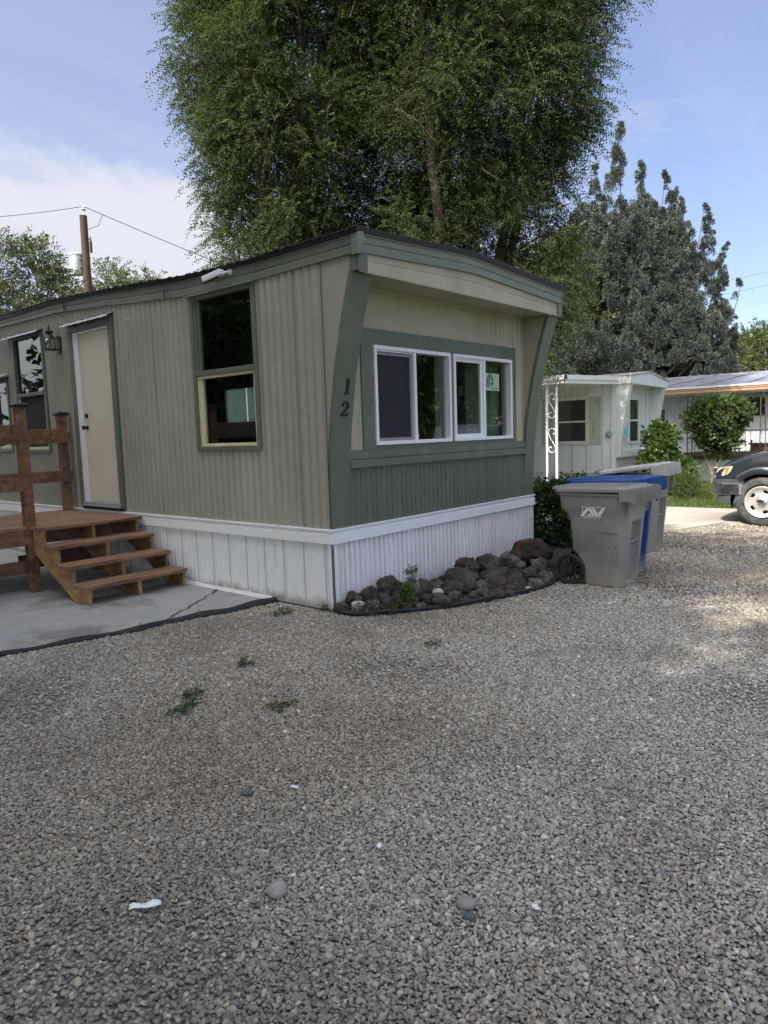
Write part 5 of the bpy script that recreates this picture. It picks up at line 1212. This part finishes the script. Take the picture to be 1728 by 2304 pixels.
# the two big elms behind the home
eL=np.array([5.35,7.15]); eR=np.array([8.35,3.75])
def el(b,s,a,z,r,ra,rz2): # offset sideways s, along a
    p=b+sd2*s+ax*a; return ((p[0],p[1],z),(r,ra,rz2))
broadleaf('elm_tree','tall elm with dense drooping twigs directly behind the home, left of the pair','tree',(eL[0]+sd2[0]*.75,eL[1]+sd2[1]*.75,0),
  [el(eL,.65,0,4.9,1.45,1.7,1.9),el(eL,.68,0,7.1,1.72,2.0,2.0),el(eL,.65,0,9.2,1.85,2.3,2.2),el(eL,.6,0,11.6,1.95,2.3,2.2)],21,m_elm,950,24000,K=22,ll=.056,lw=.026,L=.55,droop=.5,clr=.25,shell=.45,strand=True,tvar=.29,trunk_r=.24,group='big elms behind the home',twigs=220)
broadleaf('elm_tree','broader elm with yellower front twigs rising behind the front roofline, right of the pair','tree',(eR[0],eR[1],0),
  [el(eR,-.45,0,4.7,1.7,1.7,1.9),el(eR,-1.0,-.5,4.5,1.5,1.4,1.7),el(eR,.45,-.6,4.4,1.5,1.3,1.7),el(eR,.50,.2,5.6,1.45,1.6,2.0),el(eR,-.45,0,7.3,2.1,2.0,2.1),el(eR,.75,0,8.0,1.65,1.9,2.0),el(eR,-.25,0,9.7,2.35,2.3,2.3),el(eR,1.0,0,10.4,1.65,2.0,2.2),el(eR,.0,0,12.2,2.5,2.4,2.2)],22,m_elm,1500,36500,K=22,ll=.056,lw=.026,L=.55,droop=.5,clr=.25,shell=.45,strand=True,tvar=.29,trunk_r=.28,group='big elms behind the home',twigs=320,tlight=.04)

# grey-green juniper with upright plumes
def juniper(label,base,plumes,nsk,seed):
    rng=np.random.default_rng(seed); t_=thing('juniper_tree',label,'tree',base); b=np.array(base,float)
    VV=[];TT=[]; q=MB(); limb(q,b,b+np.array([0,0,8.5]),.32,.10,rng,8,.02,sides=9)
    for (s,a,z0,z1,r) in plumes:
        p0=b+np.append(sd2*s*.82+ax*a*.82,z0); p1=b+np.append(sd2*s+ax*a,z1)
        br=b+np.array([0,0,max(.6,z0*.55)]); limb(q,br,p0,.07,.03,rng,5,.08,-.05,6); limb(q,p0,p1-np.array([0,0,.2]),.03,.008,rng,4,.03,0,5)
        nt_=max(8,int(15*(z1-z0)*r/.5/1.3)); ut=np.sort(rng.uniform(0,1,nt_)); bend=rng.normal(0,.16,2)
        for u in ut:
            rad=r*(np.sin(min(u*1.1+.14,1.22)/1.22*PI)**.7*(1-.72*u)+.035); an0=rng.uniform(0,2*PI); o_=rad*rng.uniform(.25,.95)
            c0=p0+(p1-p0)*u+np.array([o_*math.cos(an0)+bend[0]*math.sin(PI*u),o_*math.sin(an0)+bend[1]*math.sin(PI*u),rng.normal(0,.08)])
            m=int(85+130*rad/.5); an=rng.uniform(0,2*PI,m); tr_=(.08+.42*rad)*rng.uniform(.7,1.2); hh=tr_*rng.uniform(1.2,2.0); v_=rng.uniform(0,1,m)
            rr=tr_*(1-v_*.8)*np.sqrt(rng.uniform(.1,1,m)); P=np.stack([c0[0]+rr*np.cos(an),c0[1]+rr*np.sin(an),c0[2]-hh*.4+hh*v_],1)
            P[:,0]+=math.cos(an0)*.25*hh*v_; P[:,1]+=math.sin(an0)*.25*hh*v_
            A=nrm(np.stack([np.cos(an)*.6+math.cos(an0)*.3,np.sin(an)*.6+math.sin(an0)*.3,np.full(m,.75)],1)+rng.normal(0,.35,(m,3))); B=nrm(np.cross(A,rng.normal(size=(m,3))))
            VV.append(leaf_quads(P,A,B,rng.uniform(.055,.125,m),rng.uniform(.022,.042,m))); TT.append(np.clip(rng.normal(.5,.15,m)+rng.normal(0,.14),0,1))
    quads_mesh('crown',np.concatenate(VV),4,np.concatenate(TT),m_jun,t_,base); build('trunk',q,m_jbark,t_,smooth='all',recalc=False); return t_
rng=np.random.default_rng(5); JB=(22.68,6.48,0)
pl=[(-.05,0,8.0,12.7,.6),(.75,.1,7.6,11.4,.55),(-1.0,0,7.6,11.2,.45),(1.6,0,7.2,10.9,.5),(2.3,0,6.6,9.6,.5),(3.1,0,6.4,9.8,.45),(3.9,-.2,5.6,8.2,.45),(4.55,0,4.6,7.0,.32),(4.5,.2,3.2,5.4,.45),(-1.7,0,6.6,9.9,.45),(-2.3,0,5.6,8.7,.5),(.3,.8,7.0,10.2,.6),(1.2,-.8,6.4,9.4,.6),(-.6,-.9,6.4,9.2,.6),(3.4,.3,6.6,8.9,.5)]
for i in range(165):
    lev=rng.uniform(0,1); z0=.8+7.0*lev; wmax=4.1*(1-.62*lev); s=rng.uniform(-1,1)*wmax; a=rng.uniform(-1,1)*wmax*.7-.4
    pl.append((s+.35,a,z0,z0+rng.uniform(1.5,2.6),rng.uniform(.5,.85)))
juniper('grey green juniper with pointed upright plumes rising behind the far metal roof',JB,pl,0,9)

# airy locusts beyond the left end of the home, each its own crown
def pt(px_,d):  # a ground spot seen at that bearing of the picture
    dd=fw+Rv*((px_-864)/1595.348); h=Vector((dd.x,dd.y)).normalized(); return CAM.x+h.x*d,CAM.y+h.y*d
for k,(px_,d,h,w,seed,lb) in enumerate([(62,27,8.7,1.7,31,'airy locust tree left of the utility pole with several thin dark stems'),(-40,29,7.9,1.9,32,'bushy yellow-green locust at the left picture edge behind the home roof'),(160,31,7.4,1.5,33,'lower locust tree growing right around the utility pole'),(285,33,8.9,1.25,34,'light pointed locust top showing over the roof right of the utility pole'),(362,35,8.7,1.15,35,'smallest rounded locust top above the roof between pole and elm')]):
    x,y=pt(px_,d); e=[((x,y,h-1.5),(w*.8,w*.8,1.4)),((x,y,h-3.2),(w,w,1.9)),((x+.4,y-.4,h-5.0),(w*1.1,w*1.1,1.8))]
    broadleaf('locust_tree',lb,'tree',(x,y,0),e,seed,m_loc,55,2300,K=16,ll=.15,lw=.055,L=.75,droop=.3,clr=.55,trunk_r=.14,fork=2.0,group='locust trees beyond the roof',twigs=0,tlight=.1,shell=.3)
# trees behind the neighbours
for px_,d,h,w,seed,lb,lf in [(1290,30,9.0,2.6,41,'light green leafy tree between the right elm and the juniper',m_bg),(1690,44,6.6,2.6,42,'olive green round tree at the right edge behind the far metal roof',m_bg),(1620,52,6.9,2.8,43,'hazy olive tree right behind the juniper skirts',m_bg),(1480,38,4.6,2.6,45,'dark low tree behind the juniper over the far roof',m_elm)]:
    x,y=pt(px_,d); e=[((x,y,h-w*.9),(w,w,w*.95)),((x+.8,y-.6,h-w*1.7),(w*1.1,w*1.1,w*.95)),((x-.6,y+.9,h-w*2.0),(w,w,w*.9))]
    broadleaf('leafy_tree',lb,'tree',(x,y,0),e,seed,lf,90,3600,K=12,ll=.20,lw=.09,L=.7,clr=.75,trunk_r=.2,fork=2,group='trees behind the neighbouring homes',twigs=0,shell=.4,tlight=.08)
# shade trees off to the left and street trees behind, which the window panes mirror
for x,y,h,w,seed,lb,nsp in SHADE if 'SHADE' in globals() else [(-10.2,-8.2,15.5,3.0,55,'shade tree at the street end of the row left of the drive',1900),(-10.6,-3.4,11.0,3.2,51,'second and lowest shade tree from the street in the row left of the drive',5600),(-14.8,-4.6,20,3.5,56,'tall thin-leaved tree standing behind the row left of the drive',380),(-10.0,1.3,16.6,3.2,52,'middle shade tree in the row left of the drive',6200),(-10.5,6.6,16.2,3.3,53,'shade tree opposite the porch in the row left of the drive',7200),(-10.2,10.8,15.6,3.2,54,'last shade tree at the far end of the row left of the drive',6000)]:
    e=[((x,y,h-2.2),(w*.85,w*.85,2.4)),((x,y,h-4.6),(w,w,2.6)),((x+.3,y+.4,h-7.4),(w*.95,w*.95,2.4))]
    broadleaf('shade_tree',lb,'tree',(x,y,0),e,seed,m_elmf,150,nsp,K=11,ll=.25,lw=.12,L=.9,clr=.9,trunk_r=.30,fork=5,group='shade trees left of the drive',twigs=0,shell=.3)
for x,y,h,w,seed,lb in [(-5.0,10.5,6.2,2.4,81,'low bushy tree beyond the porch end, nearest the home'),(-8.5,14.5,7.0,3.0,82,'low bushy tree farther out beyond the porch end'),(-9.5,7.5,5.8,2.6,84,'low bushy tree under the shade row opposite the porch')]:
    e=[((x,y,h-1.9),(w*.8,w*.8,1.9)),((x,y,h-3.6),(w,w,2.0)),((x,y,1.6),(w*.95,w*.95,1.4))]
    broadleaf('bushy_tree',lb,'tree',(x,y,0),e,seed,m_elmf,80,2600,K=11,ll=.24,lw=.11,L=.8,clr=.8,trunk_r=.2,fork=1.0,group='bushy trees beyond the porch',twigs=0,shell=.3)
for x,y,h,w,seed,lb in [(15,-10.5,8.5,2.7,61,'nearest street tree beyond the gravel drive to the right'),(20,-13.5,8.5,3.2,62,'second street tree across the road'),(27,-15.5,10,3.6,63,'third and broad street tree across the road'),(35,-20,11,4.0,64,'farthest tall street tree across the road'),(24,-21,10,3.6,65,'back row street tree between second and farthest')]:
    e=[((x,y,h-2.4),(w,w,2.6)),((x,y,h-4.8),(w*1.1,w*1.1,2.4))]
    broadleaf('street_tree',lb,'tree',(x,y,0),e,seed,m_elmf,60,1900,K=11,ll=.24,lw=.11,L=.8,clr=.85,trunk_r=.25,fork=2.5,group='street trees across the road',twigs=0,shell=.3)

# shrubs
def shrub(name,label,cat,base,ells,seed,leaf,ncl,nsp,K,ll,lw,L,stems,clr=.16,droop=.2,stem_mat=None,stem_r=.02,up=.3,group=None):
    rng=np.random.default_rng(seed); t_=thing(name,label,cat,base,group); b=np.array(base,float)
    cc=[];ce=[]
    vol=np.array([r[0]*r[1]*r[2] for c,r in ells]); vol/=vol.sum()
    for i in range(ncl):
        e=ells[rng.choice(len(ells),p=vol)]; d=unit(rng,1)[0]; cc.append(np.array(e[0])+d*np.array(e[1])*rng.uniform(.25,1)**.5); ce.append(np.array(e[0]))
    cc=np.array(cc);ce=np.array(ce); idx=rng.integers(0,ncl,nsp); d=unit(rng,nsp)
    O=cc[idx]+d*clr*rng.uniform(.2,1,(nsp,1)); D=nrm(nrm(O-ce[idx])*.7+d*.4+np.array([0,0,up])); ct=np.clip(.45+rng.normal(0,.22,ncl),0,1)
    V,tn=sprays(rng,O,D,L*rng.uniform(.6,1.3,nsp),K,ll,lw,droop,ct[idx],jit=.4); V[:,2]=np.maximum(V[:,2],.01)
    quads_mesh('foliage',V,4,tn,leaf,t_,base)
    q=MB()
    for p0,p1,r in stems: limb(q,p0,p1,r,r*.45,rng,5,.10,0,7)
    for i in range(0,ncl,2):
        s=stems[rng.integers(0,len(stems))][1]; limb(q,s,cc[i],stem_r*.4,.003,rng,3,.1,0,4)
    build('stems',q,stem_mat or m_bark,t_,smooth='all',recalc=False); return t_
bx=(14.8,.93,0)
shrub('small_tree','small round-headed tree with forked pale trunk on the lawn before the railed porch','tree',bx,
  [((14.8,.95,1.62),(.45,.52,.46)),((14.8,.55,1.76),(.4,.36,.38)),((14.8,1.12,1.70),(.36,.36,.36)),((14.8,.78,1.12),(.3,.42,.26))],71,m_top,110,2600,5,.10,.075,.18,
  [((14.8,.93,0),(14.8,.92,.25),.04),((14.8,.92,.25),(14.8,1.14,.95),.03),((14.8,.92,.25),(14.85,.66,1.0),.03),((14.8,1.14,.95),(14.8,1.25,1.5),.022),((14.85,.66,1.0),(14.8,.5,1.6),.022)],.14,stem_mat=M('pale_bark',(.30,.25,.18),.8,.2,8))
shrub('lilac_bush','bright green heart-leaved bush at the front corner of the pale aqua home','bush',(11.5,1.05,0),
  [((11.5,1.02,.5),(.42,.50,.48)),((11.5,1.05,1.0),(.30,.30,.42)),((11.5,1.12,1.42),(.14,.14,.30)),((11.45,.66,.42),(.24,.26,.34))],72,m_lil,75,1350,5,.115,.085,.18,
  [((11.5,1.05,0),(11.5,1.0,1.3),.018),((11.5,1.05,0),(11.4,1.35,.9),.015),((11.5,1.05,0),(11.55,.7,.8),.015)],.14)
rb=(4.12,-.12,0)
rs_=shrub('rose_bush','dark leafy rose bush with few pink blooms between home corner and front bin','bush',rb,
  [((4.05,.05,.54),(.26,.32,.28)),((4.2,-.18,.58),(.27,.27,.26)),((4.1,-.05,.32),(.27,.27,.22))],73,m_rose,85,1500,7,.05,.032,.20,
  [((4.12,-.12,0),(4.0,.1,.6),.016),((4.15,-.12,0),(4.25,-.35,.6),.014),((4.1,-.1,0),(4.2,-.1,.7),.016),((4.05,-.15,0),(3.9,-.3,.45),.012)],.10)
m_pink=M('pink_petal',(.62,.30,.36),.6,.1,20)
for p in ((4.0,.2,.80),(3.98,-.28,.82),(3.82,-.05,.58)):
    q=MB()
    for r_,h_,n_,s_ in ((.028,.012,6,0),(.018,.02,5,.5)):
        for i in range(n_):
            a=2*PI*i/n_+s_; c,s=math.cos(a),math.sin(a); q.add([(p[0],p[1],p[2]),(p[0]+r_*c-r_*.5*s,p[1]+r_*s+r_*.5*c,p[2]+h_),(p[0]+1.25*r_*c,p[1]+1.25*r_*s,p[2]+h_*1.3),(p[0]+r_*c+r_*.5*s,p[1]+r_*s-r_*.5*c,p[2]+h_)],[(0,1,2,3)])
    build('bloom',q,m_pink,rs_,recalc=False)
shrub('ornamental_grass','tuft of tall thin grass on the lawn edge behind the light grey bin','plant',(10.9,.2,0),[((10.9,.2,.3),(.2,.3,.3))],74,m_grass,30,300,3,.22,.010,.20,[((10.9,.2,0),(10.9,.2,.1),.02)],.1,droop=.6,up=1.2)
# ferny weed between the rocks
shrub('weed_plant','green ferny weed growing up through the lava rocks mid-bed','plant',(.33,-.50,0),
  [((.30,-.54,.07),(.09,.05,.06)),((.40,-.50,.12),(.06,.05,.08)),((.60,-.42,.27),(.04,.03,.06))],75,leafmat('weed_leaf',(.03,.07,.02),(.09,.16,.045),.35,.4),26,170,7,.027,.015,.07,
  [((.33,-.5,0),(.32,-.5,.15),.005),((.42,-.48,0),(.45,-.46,.22),.005),((.55,-.44,.05),(.62,-.40,.33),.004)],.05,stem_r=.004)

# ================================================================== POLE, WIRES, SMALL THINGS
m_pole=M('pole_wood',(.085,.055,.04),.95,.25,5,sc=(2,2,.4),b=.5,bs=25)
m_can=M('transformer_grey',(.62,.66,.66),.4,.05,2)
up=thing('utility_pole','brown wooden utility pole carrying a pale grey transformer beyond the home roof','utility pole',(9.62,22.07,0))
q=MB(); q.tube([(9.60,22.09,0),(9.61,22.08,5),(9.65,22.06,10.12)],[.19,.17,.135],14); build('pole',q,m_pole,up,smooth=True)
tx=Vector((9.62,22.07,0))-Vector((sd2[0],sd2[1],0))*.36
q=MB(); q.lathe([(.20,7.95),(.22,7.99),(.22,8.66),(.235,8.67),(.235,8.72),(.17,8.77)],2,(tx.x,tx.y,0),24); tr_=build('transformer',q,m_can,up,smooth=True)
q=MB(); q.box(tx.x,tx.y-.05,8.2,9.6,22.1,8.28); q.box(tx.x,tx.y-.05,8.5,9.6,22.1,8.57); build('mounting_bracket',q,m_alum,tr_)
q=MB(); q.box(9.60,22.0,9.55,9.72,22.12,10.0); ox=Vector((9.62,22.07,0))+Vector((sd2[0],sd2[1],0))*.24; q.tube([(9.66,22.05,10.0),(9.68,22.04,10.32)],.03,8); q.lathe([(.05,0),(.09,.05),(.05,.09),(.08,.13),(.03,.18)],2,(9.68,22.04,10.30),12); build('insulator',q,m_can,up)
q=MB(); q.lathe([(.03,0),(.05,.05),(.05,.4),(.02,.5),(.02,.6)],2,(ox.x,ox.y,8.75),10); q.bar((9.66,22.04,9.25),(ox.x,ox.y,9.25),.03,.03); build('fuse_cutout',q,m_pole,up)
m_wire=M('black_cable',(.03,.03,.035),.6,.1,5)
def wire(name,label,a,b,sag,r,extra=None,n=24):
    q=MB(); a=Vector(a);b=Vector(b); pts=[a.lerp(b,i/n)-Vector((0,0,sag*4*(i/n)*(1-i/n))) for i in range(n+1)]
    q.tube(pts,r,5)
    if extra: q.tube(extra,r*.8,5)
    return tag(build(name,q,m_wire,smooth='all',recalc=False),label,'power line')
d2=Vector((sd2[0],sd2[1],0))
wire('power_line','thin black power line from the pole top to the left picture edge',(9.68,22.04,10.46),Vector((9.68,22.04,11.0))-d2*14-Vector((0,0,.2)),.5,.012)
A=Vector((9.68,22.04,10.46)); Bv=A+Vector((4.03,-2.58,-1.76))*2.2
wire('power_line','power line dropping from the pole top down right behind the elm',A,Bv,.10,.014,[A.lerp(Bv,.062)-Vector((0,0,.03)),A.lerp(Bv,.045)-Vector((0,0,.5)),(9.70,22.03,9.6),(9.68,22.04,9.3)])
wire('power_line','low cable crossing the locust crowns left of the pole',(9.6,22.0,8.15),Vector((9.6,22.0,8.35))-d2*14,.3,.012)
for (za_,zb_),lb in (((9.75,8.9),'upper distant power line right of the juniper'),((9.05,8.2),'middle distant power line right of the juniper'),((6.1,6.35),'lower distant power line right of the juniper')):
    wire('power_line',lb,(39.8,1.0,za_+.3),(38.0,12.5,zb_),.1,.008)
wire('power_line','thick cable in front of the olive tree at the right edge',(33,.5,5.35),(31.5,8.5,4.75),.2,.025)

# things lying on the gravel
def stone(label,x,y,w_,h_,d_,seed,c): 
    o=rock('loose_stone',(x,y,-.012),w_,h_,d_,c,seed,.05,4); tag(o,label,'stone','large loose stones on the gravel')
m_cob=M('cobble',(.36,.335,.30),.75,.12,14,b=.3,bs=120,bd=.004,c2=(.24,.23,.21),c2s=9,c2t=.58); m_cobd=M('dark_cobble',(.25,.24,.225),.7,.12,14,b=.3,bs=120,bd=.004); m_slate=M('slate_pebble',(.085,.10,.11),.6,.1,10)
stone('rounded pale grey cobble on the gravel, left of the two big ones',-2.965,-2.60,.068,.048,.075,201,m_cob)
stone('flat oval dark grey cobble on the gravel, right of the two big ones',-2.62,-3.155,.064,.040,.062,202,m_cobd)
stone('small slate pebble touching the oval dark cobble',-2.66,-3.195,.042,.028,.035,203,m_slate)
stone('blue grey flat stone lying mid gravel near a dry twig',-2.585,-1.96,.055,.03,.04,204,m_slate)
m_paper=M('white_paper',(.82,.83,.85),.6,.02,30)
def flake(label,x,y,w_,d_,rot_,seed,name='paper_scrap'):
    rs=random.Random(seed); q=MB(); n=9; top=[];bot=[]
    for i in range(n):
        s=i/(n-1)-.5; top.append((s*w_,d_/2+rs.uniform(-.12,.12)*d_,.010+.006*math.sin(i*1.3)+rs.uniform(0,.003))); bot.append((s*w_+rs.uniform(-.1,.1)*d_,-d_/2+rs.uniform(-.12,.12)*d_,.006+.003*math.sin(i*.9)))
    vs=top+bot; c,s_=math.cos(rot_),math.sin(rot_); vs=[(x+a*c-b*s_,y+a*s_+b*c,z+.004) for a,b,z in vs]
    q.add(vs,[(i,i+1,n+i+1,n+i) for i in range(n-1)]); o=build(name,q,m_paper,smooth='all'); sd_=o.modifiers.new('t','SOLIDIFY'); sd_.thickness=.0012
    tag(o,label,'litter','white scraps on the gravel')
flake('long torn strip of white paper on the gravel',-3.295,-2.30,.105,.022,math.radians(-37),1)
flake('small upright white chip above the blue grey flat stone',-2.43,-2.108,.018,.028,.5,2); flake('tiny white chip on the gravel between strip and oval cobble',-2.547,-2.711,.028,.018,.3,3)
flake('white chip right of the oval dark cobble',-2.50,-3.35,.030,.022,.9,4); flake('tiny white chip far up the gravel below the weeds',-2.05,-1.62,.025,.012,.2,5)
def twig(label,a,b,r,seed):
    rng=np.random.default_rng(seed); q=MB(); limb(q,(a[0],a[1],.008),(b[0],b[1],.010),r,r*.5,rng,6,.10,0,6); tag(build('dry_twig',q,m_twig,smooth='all',recalc=False),label,'twig','dry twigs on the gravel')
twig('dry brown twig lying left of the blue grey flat stone',(-2.95,-1.62),(-2.66,-1.66),.006,1)
twig('short pale twig right below the oval dark cobble',(-2.66,-3.47),(-2.60,-3.53),.004,2)
twig('thin dark twig on the gravel towards the lower right',(-1.75,-3.45),(-1.90,-3.72),.004,3)
m_weed=leafmat('ground_weed',(.028,.060,.020),(.085,.14,.045),.3,.5)
for i,(x,y,r,lb) in enumerate([(-2.007,-.733,.11,'upper green weed tuft left in the open gravel'),(-2.222,-.896,.10,'low spreading weed tuft left below the upper tuft'),(-1.804,-1.312,.12,'flat weed tuft nearest the camera in the open gravel'),(-.345,-1.336,.07,'small weed tuft right in the open gravel'),(-1.443,-.527,.11,'thin weed tuft between patio edge and open gravel'),(-.32,.34,.16,'grassy weed tuft at the foot of the skirting corner'),(-.02,.10,.10,'small weed at the white home corner post'),(-2.12,-.87,.06,'tiny weed right beside the low spreading tuft')]):
    shrub('weed_tuft',lb,'weed',(x,y,0),[((x,y,.010),(r*.6,r*.38,.010))],300+i,m_weed,16,int(34*r/.1),6,.022,.009,.035,[((x,y,0),(x+.01,y,.02),.003)],.03,droop=.3,stem_r=.003,group='weed tufts in the gravel')
